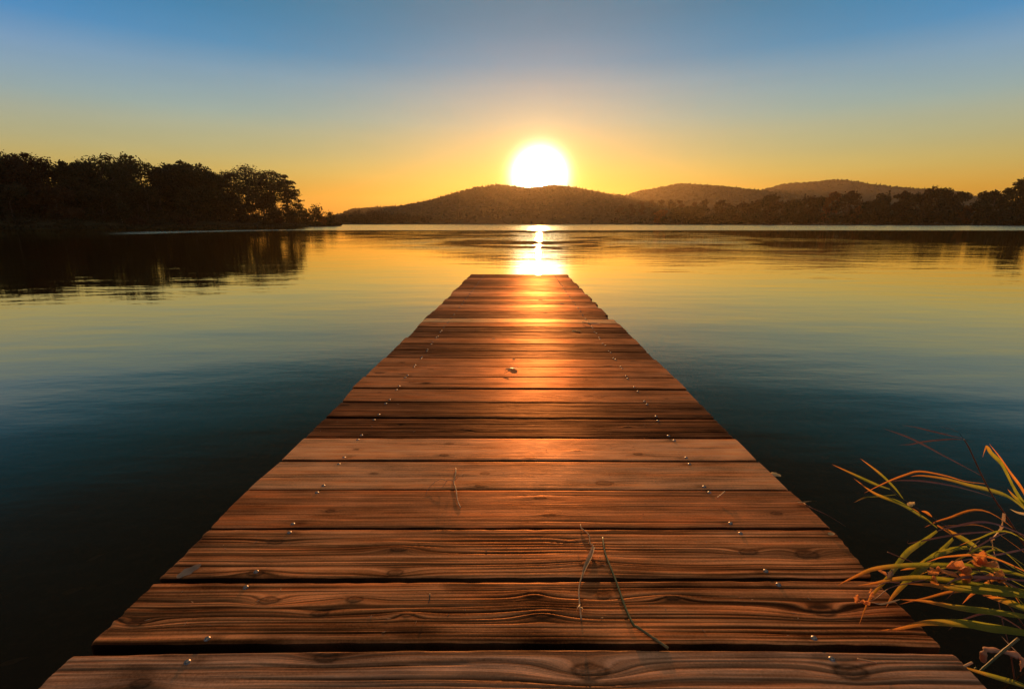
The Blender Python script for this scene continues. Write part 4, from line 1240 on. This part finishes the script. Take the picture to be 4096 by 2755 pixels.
# bent dry reed
pts = [on_deck(2322, 2098, 0.0040), on_deck(2326, 2112, 0.0048), on_deck(2355, 2138, 0.0060), on_deck(2360, 2172, 0.0066), on_deck(2373, 2189, 0.0072), on_deck(2344, 2254, 0.0054), on_deck(2317, 2345, 0.0040), on_deck(2319, 2420, 0.0040), on_deck(2325, 2476, 0.0031)]
t = empty('bent_reed', pts[0]); b0 = np.array(pts[0])
tag(t, 'bent straw coloured reed lying across two ridged planks', 'reed')
link_mesh('stem', stem_mesh([p - b0 for p in pts], .0020, .0019, 40, 7), M_STRAW, t)
q = [PZ(2374, 2186, 0.0108) - b0, PZ(2360, 2225, 0.0090) - b0, PZ(2338, 2275, 0.0066) - b0, PZ(2326, 2318, 0.0048) - b0]
link_mesh('leaf', blade_mesh(q, .013, (.1, -.2), 18, .7, fold=.35), M_STRAW, t)
for tp in ([(2319, 2415, .014), (2311, 2428, .02), (2305, 2446, .006)], [(2322, 2426, .012), (2330, 2432, .018), (2327, 2448, .006)]):
    q = [PZ(*p) - b0 for p in tp]
    link_mesh('leaf', blade_mesh(q, .0035, (0, .5), 10, .7), M_STRAW, t)

# dark green reed stem
pts = [on_deck(2411, 2149, 0.0037), on_deck(2421, 2212, 0.0048), on_deck(2463, 2320, 0.0054), on_deck(2499, 2422, 0.0051), on_deck(2533, 2496, 0.0063), on_deck(2548, 2506, 0.0063), on_deck(2610, 2548, 0.0048), on_deck(2673, 2591, 0.0034)]
me, b0 = centred(stem_mesh, pts, .0026, .0032, 44, 8)
loose('reed', me, M_STEMG, b0, 'long dark green reed stem with a kink lying right of the straw reed', 'reed')

# fallen leaves
LEAFG = 'fallen leaves on the pier'
def fallen(px, py, L, W, az, mat, label, seed, curl=.5, lobed=0.0, h=.0005, tilt=0.0, roll=.12, name='fallen_leaf'):
    p = on_deck(px, py, h)
    loose(name, leaf_sheet(p, L, W, az, curl * .10, seed, tilt=tilt, lobed=lobed, rollx=roll), mat, p, label, 'leaf', LEAFG)
fallen(2032, 1475, .034, .022, .3, M_PALELEAF, 'small golden leaf at the left of the pair in the middle of the pier', 1, .6)
fallen(2053, 1473, .062, .036, 2.7, M_PALELEAF, 'bright golden curled leaf in the middle of the pier', 2, .8, .15)
pts = [PZ(2040, 1478, .012), PZ(2030, 1486, .008), PZ(2016, 1494, .004)]
me, b0 = centred(stem_mesh, pts, .0016, .001, 10, 6)
loose('dark_stalk', me, M_STEMD, b0, 'thin dark stalk beside the golden leaves in the middle of the pier', 'stalk')
fallen(2298, 1324, .050, .035, .4, M_PALELEAF, 'left half of the glowing leaf pair on the right side of the pier', 3, .7)
fallen(2312, 1325, .060, .035, 2.6, M_PALELEAF, 'right half of the glowing leaf pair on the right side of the pier', 4, .7)
fallen(2377, 1294, .115, .038, -.15, M_PALELEAF, 'long pale oval leaf at the edge of the pale orange plank', 5, .35)
pts = [PZ(2330, 1288, .006), PZ(2345, 1292, .012), PZ(2364, 1300, .004)]
me, b0 = centred(stem_mesh, pts, .003, .002, 12, 6)
loose('twig', me, M_STEMD, b0, 'dark twig lying against the long pale oval leaf', 'twig', 'twigs on the pier')
fallen(1975, 1355, .030, .020, 0.1, M_PALELEAF, 'tiny bright leaf scrap left of the sun glitter on the pier', 6, .5)
fallen(2055, 1437, .022, .014, .8, M_PALELEAF, 'tiny bright seed like scrap above the golden curled leaf', 7, .7)
fallen(2247, 1215, .05, .03, .2, M_PALELEAF, 'small lit leaf near the far right bolts of the pier', 8, .6)
fallen(2163, 1200, .06, .03, .3, M_PALELEAF, 'small lit leaf inside the sun glitter near the far end', 9, .5)
fallen(757, 2284, .060, .026, 1.0, M_BROWNLEAF, 'crumpled brown leaf on the left end of the third plank from the bottom', 10, .5, .2)
fallen(3103, 1899, .034, .024, -.6, M_PALELEAF, 'little curled leaf on the right end of the lower light plank', 11, .8, .2)
fallen(3325, 2135, .020, .013, 0.0, M_PALELEAF, 'pale flat flake near the right end of the third plank from the bottom', 12, .15)
for (a, b, r, mat, lab) in [((2899, 1965), (2868, 1990), .0022, M_STRAW, 'short straw coloured twig beside a right hand bolt'),
                            ((1719, 2374), (1714, 2410), .0016, M_STEMD, 'tiny upright dark twig stub on the second plank from the bottom'),
                            ((3430, 2634), (3506, 2648), .0020, M_STRAW, 'splinter like straw right of the right hand bolt on the nearest plank'),
                            ((2135, 2392), (2140, 2398), .0012, M_STRAW, 'tiny bright straw chip on the second plank from the bottom')]:
    if lab.startswith('tiny bright'): continue
    pts = [PZ(a[0], a[1], .010), PZ((a[0] + b[0]) / 2 + 2, (a[1] + b[1]) / 2, .009), PZ(b[0], b[1], .004)]
    me, b0 = centred(stem_mesh, pts, r, r * .7, 12, 6)
    loose('twig', me, mat, b0, lab, 'twig', 'twigs on the pier')
# blades that stick out over the right edge
pts = [PZ(3190, 2010, .006), PZ(3225, 2007, .018), PZ(3250, 2004, .022), PZ(3270, 2003, .018)]
me, b0 = centred(blade_mesh, pts, .012, (.2, .8), 14, .6)
loose('broken_grass', me, M_STEMD, b0, 'dark broken blade jutting over the right edge of the pier', 'grass blade')
pts = [PZ(3215, 2012, .008), PZ(3250, 2032, .020), PZ(3310, 2060, .014), PZ(3382, 2104, -.02)]
me, b0 = centred(stem_mesh, pts, .0014, .0007, 20, 6)
loose('dry_grass', me, M_STEMR, b0, 'thin reddish stem hanging over the right edge of the pier', 'grass stem')

# leaves sunk just under the surface on the left
for (px, py, L, W, az, lab) in [(147, 2056, .055, .018, .3, 'narrow pale leaf just under the dark water, upper one at the left'), (381, 2230, .055, .022, .9, 'dim slanting leaf under the water near the pier, middle of the sunken ones'),
                                (294, 2362, .065, .032, .4, 'largest dim brown leaf under the water left of the pier'), (54, 2645, .065, .022, .5, 'dim leaf under the water at the bottom left corner'), (600, 1440 + 360, .035, .02, .2, 'small pale leaf just under the water left of the light planks')]:
    p = PZ(px, py, WATER - .008)
    loose('sunken_leaf', leaf_sheet(None, L, W, az, .10, int(px), 0.0), M_BROWNLEAF, p, lab, 'leaf', 'leaves in the water')

# crumbs of straw, seeds and bark strewn over the boards: too many and too small to count
rngl = np.random.default_rng(14); V = []; F = []
def off_gap(y):
    return min(abs(y - e) for e in EDGES) > .014
EDGES = [c[0][k][1] for c in corners for k in (0, 1, 2, 3)]
k = 0
while k < 170:
    y = .86 + 7.0 * rngl.uniform() ** 2.2; x = rngl.uniform(-.88, .86)
    if not off_gap(y): continue
    k += 1
    l = rngl.uniform(.002, .0085); w_ = rngl.uniform(.0006, .0016); a = rngl.uniform(0, 6.28); h = rngl.uniform(.0005, .0014); t_ = rngl.uniform(-.0008, .0012)
    c, s_ = math.cos(a), math.sin(a); o_ = len(V)
    for (u, v, z) in ((-l, 0, .0002), (0, -w_, .0001), (l, 0, .0002), (0, w_, .0001), (-l * .5, 0, h + t_), (l * .5, 0, h)):
        V.append((x + u * c - v * s_, y + u * s_ + v * c, z + .0004))
    F += [tuple(i + o_ for i in f) for f in ((0, 1, 4), (1, 5, 4), (1, 2, 5), (2, 3, 5), (3, 4, 5), (3, 0, 4), (0, 3, 2, 1))]
me = mesh_np('plant_litter', np.array(V), F, False); set_attr(me, rngl.uniform(0, 1, len(V)), rngl.uniform(-1, 1, len(V)))
tag(link_mesh('plant_litter', me, M_STRAW), 'tiny crumbs of straw and seed strewn over the pier boards', 'litter', kind='stuff')
# ------------------------------------------------------------------ reeds and dry leaves at the right
def pix(lst, base=None):
    """(px, py, y) -> points at world distance y"""
    out = [PY(*p) for p in lst]
    return out if base is None else [p - base for p in out]

class Reed:
    def __init__(s, name, label, cat, root, group=None):
        s.o = empty(name, root); s.b = np.array(root, float); tag(s.o, label, cat, group)
    def stem(s, pts, r0, r1, mat, name='stem', n=30):
        link_mesh(name, stem_mesh(pix(pts, s.b), r0, r1, n, 8), mat, s.o)
    def leaf(s, pts, w, mat=None, twist=(0, .4), roll=0.0, **k):
        link_mesh('leaf', blade_mesh(pix(pts, s.b), w * (.78 if w > .012 else .9), twist, roll=roll, **k), mat or M_BLADE, s.o)
    def sheet(s, px, py, y, L, W, az, mat, seed, curl=.8, tilt=.6, name='leaf', lobed=.2):
        p = PY(px, py, y) - s.b
        o = link_mesh(name, leaf_sheet(None, L, W, az, curl, seed, tilt, lobed), mat, s.o, tuple(p)); return o

GRP = 'reeds at the right of the pier'
# 1: long reed reaching over the water, with most of the green leaves
root = np.array([2.05, 1.12, -.45])
A = Reed('reed', 'long green leaved reed reaching left from the right edge over the dark water', 'reed', root, GRP)
rp = lambda q: (2048 + 0, 0, 0)
st = [(3560, 1957, 1.36), (3616, 1998, 1.34), (3700, 2053, 1.31), (3790, 2107, 1.28), (3885, 2170, 1.25), (3987, 2239, 1.22), (4096, 2323, 1.18), (4230, 2440, 1.14)]
P = [root - A.b] + [p for p in pix(st, A.b)][::-1]
link_mesh('stem', stem_mesh(P, .0030, .0010, 50, 8), M_STEMD, A.o)
A.leaf([(3616, 2000, 1.34), (3580, 1955, 1.34), (3520, 1895, 1.34), (3440, 1832, 1.35)], .017, roll=.5)
A.leaf([(3560, 1957, 1.36), (3500, 1937, 1.36), (3420, 1900, 1.37), (3327, 1856, 1.38)], .017, roll=.3)
A.leaf([(3750, 2112, 1.27), (3700, 2075, 1.27), (3600, 2013, 1.28), (3500, 1974, 1.30), (3414, 1912, 1.31)], .018, roll=.4, twist=(0, .5))
A.leaf([(3585, 1977, 1.35), (3520, 1984, 1.34), (3460, 1990, 1.33), (3414, 2010, 1.33)], .012, roll=-.5)
A.leaf([(3992, 2246, 1.20), (3920, 2203, 1.20), (3840, 2150, 1.22), (3748, 2100, 1.24)], .026, roll=.55, twist=(0, .1), base_w=.15, peak=.45, tip=.75)
A.leaf([(3748, 2122, 1.24), (3690, 2165, 1.20), (3630, 2206, 1.15), (3585, 2262, 1.09), (3550, 2310, 1.04), (3480, 2392, .985), (3433, 2505, .925)], .018, roll=.8, twist=(.2, -.4), peak=.3)
A.leaf([(3870, 2187, 1.22), (3810, 2196, 1.18), (3745, 2218, 1.14), (3670, 2262, 1.09), (3600, 2280, 1.06)], .019, roll=.6, twist=(.1, .5), peak=.45)
A.leaf([(3812, 2153, 1.24), (3760, 2205, 1.17), (3690, 2270, 1.09), (3630, 2320, 1.05), (3570, 2385, 1.0), (3543, 2430, .965)], .020, roll=.9, twist=(0, -.3))
A.leaf([(3684, 2062, 1.31), (3672, 2052, 1.31), (3655, 2040, 1.31), (3645, 2030, 1.31)], .014, M_BLADEO, roll=.6)
A.sheet(3645, 2022, 1.32, .026, .016, .2, M_PALELEAF, 31, .5, .3)
A.leaf([(3728, 2066, 1.30), (3715, 2056, 1.30), (3700, 2047, 1.30), (3685, 2043, 1.30)], .013, M_BLADEO, roll=.7)

# 2: arching blades from beyond the right edge, lying over the pier edge
root = np.array([1.95, .82, -.45])
B = Reed('reed', 'reed with broad orange tipped blades arching low over the right edge of the pier', 'reed', root, GRP)
P = [root - B.b] + pix([(4420, 2560, 1.0), (4330, 2420, 1.0), (4260, 2330, 1.02), (4200, 2260, 1.05)], B.b)
link_mesh('stem', stem_mesh(P, .0045, .0022, 24, 8), M_STEMG, B.o)
B.leaf([(4300, 2380, 1.02), (4180, 2325, 1.04), (4096, 2304, 1.05), (4022, 2286, 1.06), (3885, 2264, 1.07), (3680, 2259, 1.06), (3508, 2272, 1.04), (3420, 2305, 1.01), (3347, 2341, .985)], .017, roll=.25, twist=(0, .5), n=40, peak=.5)
B.leaf([(4310, 2430, .98), (4200, 2392, 1.0), (4096, 2364, 1.01), (3960, 2345, 1.02), (3817, 2324, 1.03), (3680, 2311, 1.03), (3577, 2317, 1.02), (3500, 2332, 1.0), (3430, 2341, .99)], .019, roll=.2, twist=(0, .4), n=40, peak=.5)
B.leaf([(4320, 2425, .97), (4200, 2395, .98), (4096, 2380, .99), (3985, 2368, 1.0), (3885, 2358, 1.0), (3800, 2350, 1.0), (3714, 2338, 1.01), (3611, 2333, 1.01)], .022, roll=.75, twist=(.1, -.2), n=36, peak=.55)
B.leaf([(4320, 2520, .93), (4200, 2487, .94), (4096, 2465, .95), (3985, 2448, .955), (3885, 2437, .96), (3800, 2424, .96), (3700, 2404, .965), (3598, 2396, .965)], .018, roll=.8, twist=(0, -.2), n=36, peak=.5)
B.leaf([(3600, 2396, .965), (3560, 2408, .96), (3520, 2415, .955), (3480, 2405, .95)], .005, M_STRAW, n=12)
B.leaf([(4320, 2590, .89), (4200, 2553, .90), (4096, 2530, .905), (4020, 2518, .91), (3954, 2509, .912), (3870, 2494, .915), (3780, 2489, .915), (3693, 2491, .912), (3600, 2512, .905), (3520, 2520, .900)], .023, roll=.8, twist=(.1, -.1), n=40, peak=.42)
B.leaf([(4240, 2505, .97), (4160, 2462, .98), (4096, 2432, .985), (4010, 2400, .99), (3930, 2380, .995)], .020, roll=.7, n=20, peak=.6)

# 3: dark red stem with thin bowed leaves high over the water
root = np.array([1.80, 1.22, -.45])
Cc = Reed('reed', 'dark red reed with thin bowed leaves standing tallest at the right edge', 'reed', root, GRP)
st = [(3856, 1757, 1.30), (3876, 1790, 1.30), (3927, 1900, 1.30), (3975, 1990, 1.29), (4023, 2060, 1.28), (4096, 2176, 1.27), (4180, 2310, 1.25), (4250, 2460, 1.23)]
P = [root - Cc.b] + pix(st, Cc.b)[::-1]
link_mesh('stem', stem_mesh(P, .0032, .0013, 44, 8), M_STEMR, Cc.o)
Cc.leaf([(3852, 1752, 1.30), (3800, 1742, 1.30), (3720, 1723, 1.31), (3660, 1708, 1.32), (3604, 1699, 1.33)], .0055, M_STEMR, roll=.3)
Cc.leaf([(3854, 1754, 1.30), (3834, 1730, 1.29), (3800, 1715, 1.28), (3758, 1706, 1.27)], .0045, M_STEMD, roll=.3)
Cc.leaf([(3852, 1758, 1.30), (3800, 1757, 1.29), (3700, 1766, 1.28), (3640, 1777, 1.27), (3590, 1779, 1.27)], .0055, M_STEMR, roll=.3)
Cc.leaf([(3852, 1758, 1.30), (3868, 1761, 1.28), (3890, 1763, 1.26)], .003, M_STEMR, n=8)
Cc.leaf([(3927, 1903, 1.30), (3850, 1862, 1.28), (3760, 1815, 1.27), (3690, 1777, 1.26), (3620, 1744, 1.25), (3530, 1712, 1.25)], .009, M_STEMR, roll=.5, peak=.6)
Cc.leaf([(3977, 1990, 1.29), (3900, 1966, 1.27), (3817, 1944, 1.26), (3700, 1925, 1.25), (3600, 1921, 1.24), (3560, 1928, 1.24)], .008, M_STEMR, roll=.2, peak=.4)
Cc.leaf([(3940, 1935, 1.29), (3860, 1925, 1.25), (3780, 1903, 1.25), (3680, 1886, 1.25), (3620, 1900, 1.24), (3560, 1922, 1.24), (3510, 1945, 1.23), (3455, 1972, 1.22)], .008, M_BLADEO, roll=.3, n=34, peak=.3)
Cc.leaf([(4056, 2126, 1.27), (3980, 2126, 1.24), (3900, 2130, 1.22), (3820, 2138, 1.21), (3740, 2152, 1.20), (3660, 2168, 1.20), (3632, 2172, 1.2), (3634, 2156, 1.2)], .006, M_STEMR, n=30, roll=.3)
Cc.leaf([(4040, 2126, 1.27), (3985, 2145, 1.22), (3920, 2180, 1.19), (3850, 2225, 1.16), (3790, 2262, 1.13)], .0045, M_STEMR, n=18, roll=.2)
Cc.leaf([(4150, 2180, 1.24), (4096, 2196, 1.23), (4000, 2216, 1.20), (3900, 2232, 1.16), (3770, 2252, 1.12)], .006, M_STEMR, n=18, roll=.2)
# pale twisted withered leaf hanging from its node
Cc.leaf([(4016, 2052, 1.27), (4012, 2082, 1.26), (4003, 2108, 1.26), (3985, 2135, 1.25), (3969, 2155, 1.25), (3970, 2180, 1.25), (3980, 2220, 1.24), (3996, 2270, 1.23), (4010, 2310, 1.22)], .017, M_STRAW, twist=(0, 5.0), n=40, peak=.2, tip=.85)
Cc.leaf([(4160, 2060, 1.27), (4110, 2057, 1.26), (4070, 2050, 1.25), (4038, 2034, 1.24)], .010, M_PALELEAF, roll=.5, n=14)

# 4: upright golden blades at the far right
root = np.array([1.98, 1.36, -.45])
D = Reed('reed', 'reed with upright golden blades cut by the right edge of the picture', 'reed', root, GRP)
P = [root - D.b] + pix([(4300, 2300, 1.36), (4220, 2150, 1.36), (4180, 2060, 1.36)], D.b)
link_mesh('stem', stem_mesh(P, .004, .002, 20, 8), M_STEMG, D.o)
D.leaf([(4180, 2110, 1.36), (4110, 2035, 1.36), (4060, 1965, 1.36), (4030, 1905, 1.35), (4000, 1850, 1.34), (3965, 1815, 1.33), (3946, 1788, 1.33), (3938, 1800, 1.32), (3930, 1830, 1.31)], .026, M_BLADE, roll=.9, n=36, peak=.3)
D.leaf([(4190, 2080, 1.38), (4120, 2010, 1.38), (4080, 1945, 1.38), (4040, 1890, 1.38), (4000, 1830, 1.37), (3955, 1772, 1.36)], .016, M_BLADEO, roll=.9, n=30, peak=.3)
D.leaf([(4190, 2110, 1.34), (4096, 2034, 1.33), (4030, 1986, 1.32), (3960, 1962, 1.31), (3880, 1943, 1.30), (3783, 1917, 1.29), (3690, 1903, 1.28), (3640, 1905, 1.27)], .022, M_BLADE, roll=.35, twist=(.4, 0), n=36, peak=.4)
D.leaf([(4190, 2100, 1.36), (4120, 2040, 1.35), (4060, 1990, 1.35), (4030, 1955, 1.35)], .02, M_BLADE, roll=.8, n=16)

# 5: bramble of thin stems with curled orange dry leaves
root = np.array([1.55, 1.05, -.45])
E_ = Reed('dry_vine', 'thin dry vine hung with curled orange leaves between reeds and pier', 'vine', root)
def vine(pts, r=.0014):
    link_mesh('stem', stem_mesh(pix(pts, E_.b), r, r * .6, 26, 6), M_STEMR, E_.o)
vine([(4180, 2640, 1.0), (4080, 2480, 1.02), (4000, 2380, 1.04), (3940, 2300, 1.05), (3880, 2270, 1.06), (3800, 2300, 1.05), (3740, 2310, 1.04)])
vine([(4100, 2300, 1.1), (4000, 2290, 1.08), (3930, 2240, 1.08), (3880, 2200, 1.1), (3920, 2160, 1.12)])
vine([(3740, 2310, 1.04), (3640, 2330, 1.01), (3560, 2350, .99), (3500, 2395, .975), (3440, 2410, .965)], .0012)
vine([(3600, 2330, 1.0), (3540, 2330, 1.0), (3490, 2360, .98), (3465, 2400, .97)], .0012)
vine([(3550, 2207, 1.12), (3600, 2228, 1.11), (3652, 2250, 1.10), (3700, 2290, 1.08)], .0016)
root_v = [(4060, 2720, .95), (4040, 2600, .97), (4010, 2480, 1.0), (3990, 2380, 1.04)]
vine(root_v)
for (px, py, y, L, W, az, mat, seed, curl, tilt) in [
        (3925, 2252, 1.07, .075, .050, .4, M_DRYLEAF, 1, 1.0, .7), (3935, 2272, 1.06, .055, .035, 2.0, M_DRYLEAF, 2, 1.1, .2),
        (3812, 2288, 1.05, .070, .055, 3.0, M_DRYLEAF, 3, .9, .5), (3845, 2300, 1.05, .060, .045, 1.2, M_DRYLEAF, 4, 1.0, .9),
        (3780, 2296, 1.04, .070, .030, -.5, M_DRYLEAF, 5, .6, -.4), (3990, 2306, 1.06, .050, .040, 1.0, M_DRYLEAF, 6, .9, .9), (3958, 2318, 1.05, .034, .024, 0, M_DRYLEAF, 7, 1.0, .3),
        (3740, 2300, 1.04, .050, .034, .2, M_DRYLEAF, 8, .9, .5), (3478, 2372, .985, .034, .018, 1.4, M_DRYLEAF, 9, .9, .9), (3428, 2398, .965, .030, .020, .8, M_DRYLEAF, 10, 1.0, .7),
        (3452, 2416, .962, .026, .018, 2.4, M_DRYLEAF, 11, 1.0, .5), (3474, 2416, .962, .024, .016, .1, M_DRYLEAF, 12, 1.0, .8), (3520, 2290, 1.04, .040, .018, -.8, M_DRYLEAF, 13, .7, -.5), (3560, 2305, 1.03, .038, .020, .6, M_BROWNLEAF, 14, .9, .2),
        (3730, 2330, 1.03, .034, .024, 1.1, M_DRYLEAF, 15, 1.0, .4)]:
    E_.sheet(px, py, y, L * .62, W * .52, az, mat, seed, curl * 1.3, tilt, lobed=.3)

# 6: pieces at the bottom right corner
pts = pix([(3660, 2762, .80), (3720, 2732, .81), (3783, 2702, .822), (3840, 2672, .835), (3888, 2648, .845)])
me, b0 = centred(stem_mesh, pts, .0028, .0022, 24, 8)
loose('dry_stick', me, M_STRAW, b0, 'dry orange stick lying over the near right corner of the pier', 'stick')
F_ = Reed('reed', 'short cut green reed stub slanting up at the bottom right corner', 'reed', np.array([1.02, .86, -.40]), GRP)
link_mesh('stem', stem_mesh([np.zeros(3)] + pix([(3890, 2708, .90), (3913, 2690, .90), (3990, 2622, .91), (4074, 2552, .92)], F_.b), .0016, .0030, 30, 8), M_STEMG, F_.o)
F_.leaf([(4200, 2790, .86), (4096, 2742, .86), (4000, 2712, .86), (3900, 2682, .86), (3820, 2655, .86)], .012, M_BLADE, roll=.4, n=24)
link_mesh('leaf', blade_mesh(pix([(4100, 2640, .93), (4060, 2600, .94), (4030, 2570, .95), (4005, 2542, .96)], F_.b), .004, n=12), M_STRAW, F_.o)

# more thin blades of the same clumps, crossing behind the broad ones
rngr = random.Random(21)
for k in range(16):
    reed = (A, B, D)[k % 3]
    y0 = rngr.uniform(.98, 1.28); sx = rngr.uniform(3560, 3880); sy = rngr.uniform(2120, 2440) - (y0 - 1.1) * 500
    ex, ey = rngr.uniform(4120, 4260), sy + rngr.uniform(20, 190)
    mx_, my_ = (sx + ex) / 2, min(sy, ey) - rngr.uniform(-20, 60)
    reed.leaf([(ex, ey, y0 + .03), (mx_, my_, y0 + .02), ((sx * 2 + mx_) / 3, (sy * 2 + my_) / 3, y0), (sx, sy + rngr.uniform(0, 50), y0 - .02)], rngr.uniform(.004, .009),
              rngr.choice([M_BLADE, M_BLADE, M_BLADE, M_BLADEO, M_STEMR]), twist=(0, rngr.uniform(-.8, .8)), roll=rngr.uniform(.2, .9), n=22, peak=rngr.uniform(.3, .6))

def curled_bark():
    path = pix([(3932, 2646, .93), (3934, 2615, .93), (3944, 2597, .935), (3985, 2600, .95), (4030, 2611, .955), (4070, 2620, .95), (4092, 2640, .94), (4086, 2668, .93), (4077, 2700, .925)])
    base = path[0]; C = [q for k in range(9 - 1) for q in [(path[k] - base) * (1 - f) + (path[k + 1] - base) * f for f in np.linspace(0, 1, 6, endpoint=False)]][:46]
    V = []; T = []; E = []; F = []
    rng = np.random.default_rng(8)
    for i, p in enumerate(C):
        s = i / 45; t = C[min(i + 1, 45)] - C[max(i - 1, 0)]; t /= np.linalg.norm(t)
        view = -(base + p - CAM); view /= np.linalg.norm(view); view = view + np.array([0, .25, .55]); view -= t * (view @ t); view /= np.linalg.norm(view)
        side = np.cross(t, view); w = .0060 * (1 + .3 * math.sin(s * 23) + .2 * math.sin(s * 51)) * (1 if s < .75 else max(.10, (1 - s) / .25)) * min(1, .55 + s * 4); th = .0014
        w2 = w * (1 + .3 * rng.uniform(-1, 1) * (s > .5))
        for (a, c) in ((-w, th), (-w * .3, th * 1.7), (w2 * .4, th * 1.5), (w2, th), (w2, -th), (-w, -th)):
            V.append(p + side * a + view * c); T.append(s); E.append(a / .006)
    for i in range(45):
        for q in range(6):
            a = i * 6 + q; b_ = i * 6 + (q + 1) % 6; F.append((a, b_, b_ + 6, a + 6))
    F.append(tuple(range(6))); F.append(tuple(range(270, 276))[::-1])
    me = mesh_np('bark', np.array(V), F); set_attr(me, T, E)
    loose('curled_bark', me, M_BARKSTRIP, base, 'curled strip of pinkish dry bark arching over dark water in the bottom right corner', 'bark')
M_BARKSTRIP = mat_blade('bark_strip', (0.35, 0.17, 0.09), (0.72, 0.38, 0.21), (0.80, 0.34, 0.14), 0.3, 0.7)
curled_bark()
# ------------------------------------------------------------------ the evening air
def haze_box():
    x0, x1, y0, y1, z0, z1 = -5200, 5600, -160, 4400, -7.0, 215
    V = [(x, y, z) for z in (z0, z1) for y in (y0, y1) for x in (x0, x1)]
    F = [(0, 2, 3, 1), (4, 5, 7, 6), (0, 1, 5, 4), (2, 6, 7, 3), (0, 4, 6, 2), (1, 3, 7, 5)]
    m, b = new_mat('evening_haze')
    v = b.n('ShaderNodeVolumePrincipled')
    v.inputs['Color'].default_value = (0.96, 0.74, 0.42, 1)
    v.inputs['Density'].default_value = HAZE_DENS
    v.inputs['Anisotropy'].default_value = HAZE_G
    o = b.n('ShaderNodeOutputMaterial'); b.link(v.outputs[0], o.inputs['Volume'])
    ob = link_mesh('haze', mesh_np('haze', np.array(V, float), F, False), m)
    tag(ob, 'thin golden evening haze over the lake and hills', 'haze', kind='stuff')
    ob.display_type = 'WIRE'
HAZE_DENS, HAZE_G = 0.000065, 0.72
haze_box()
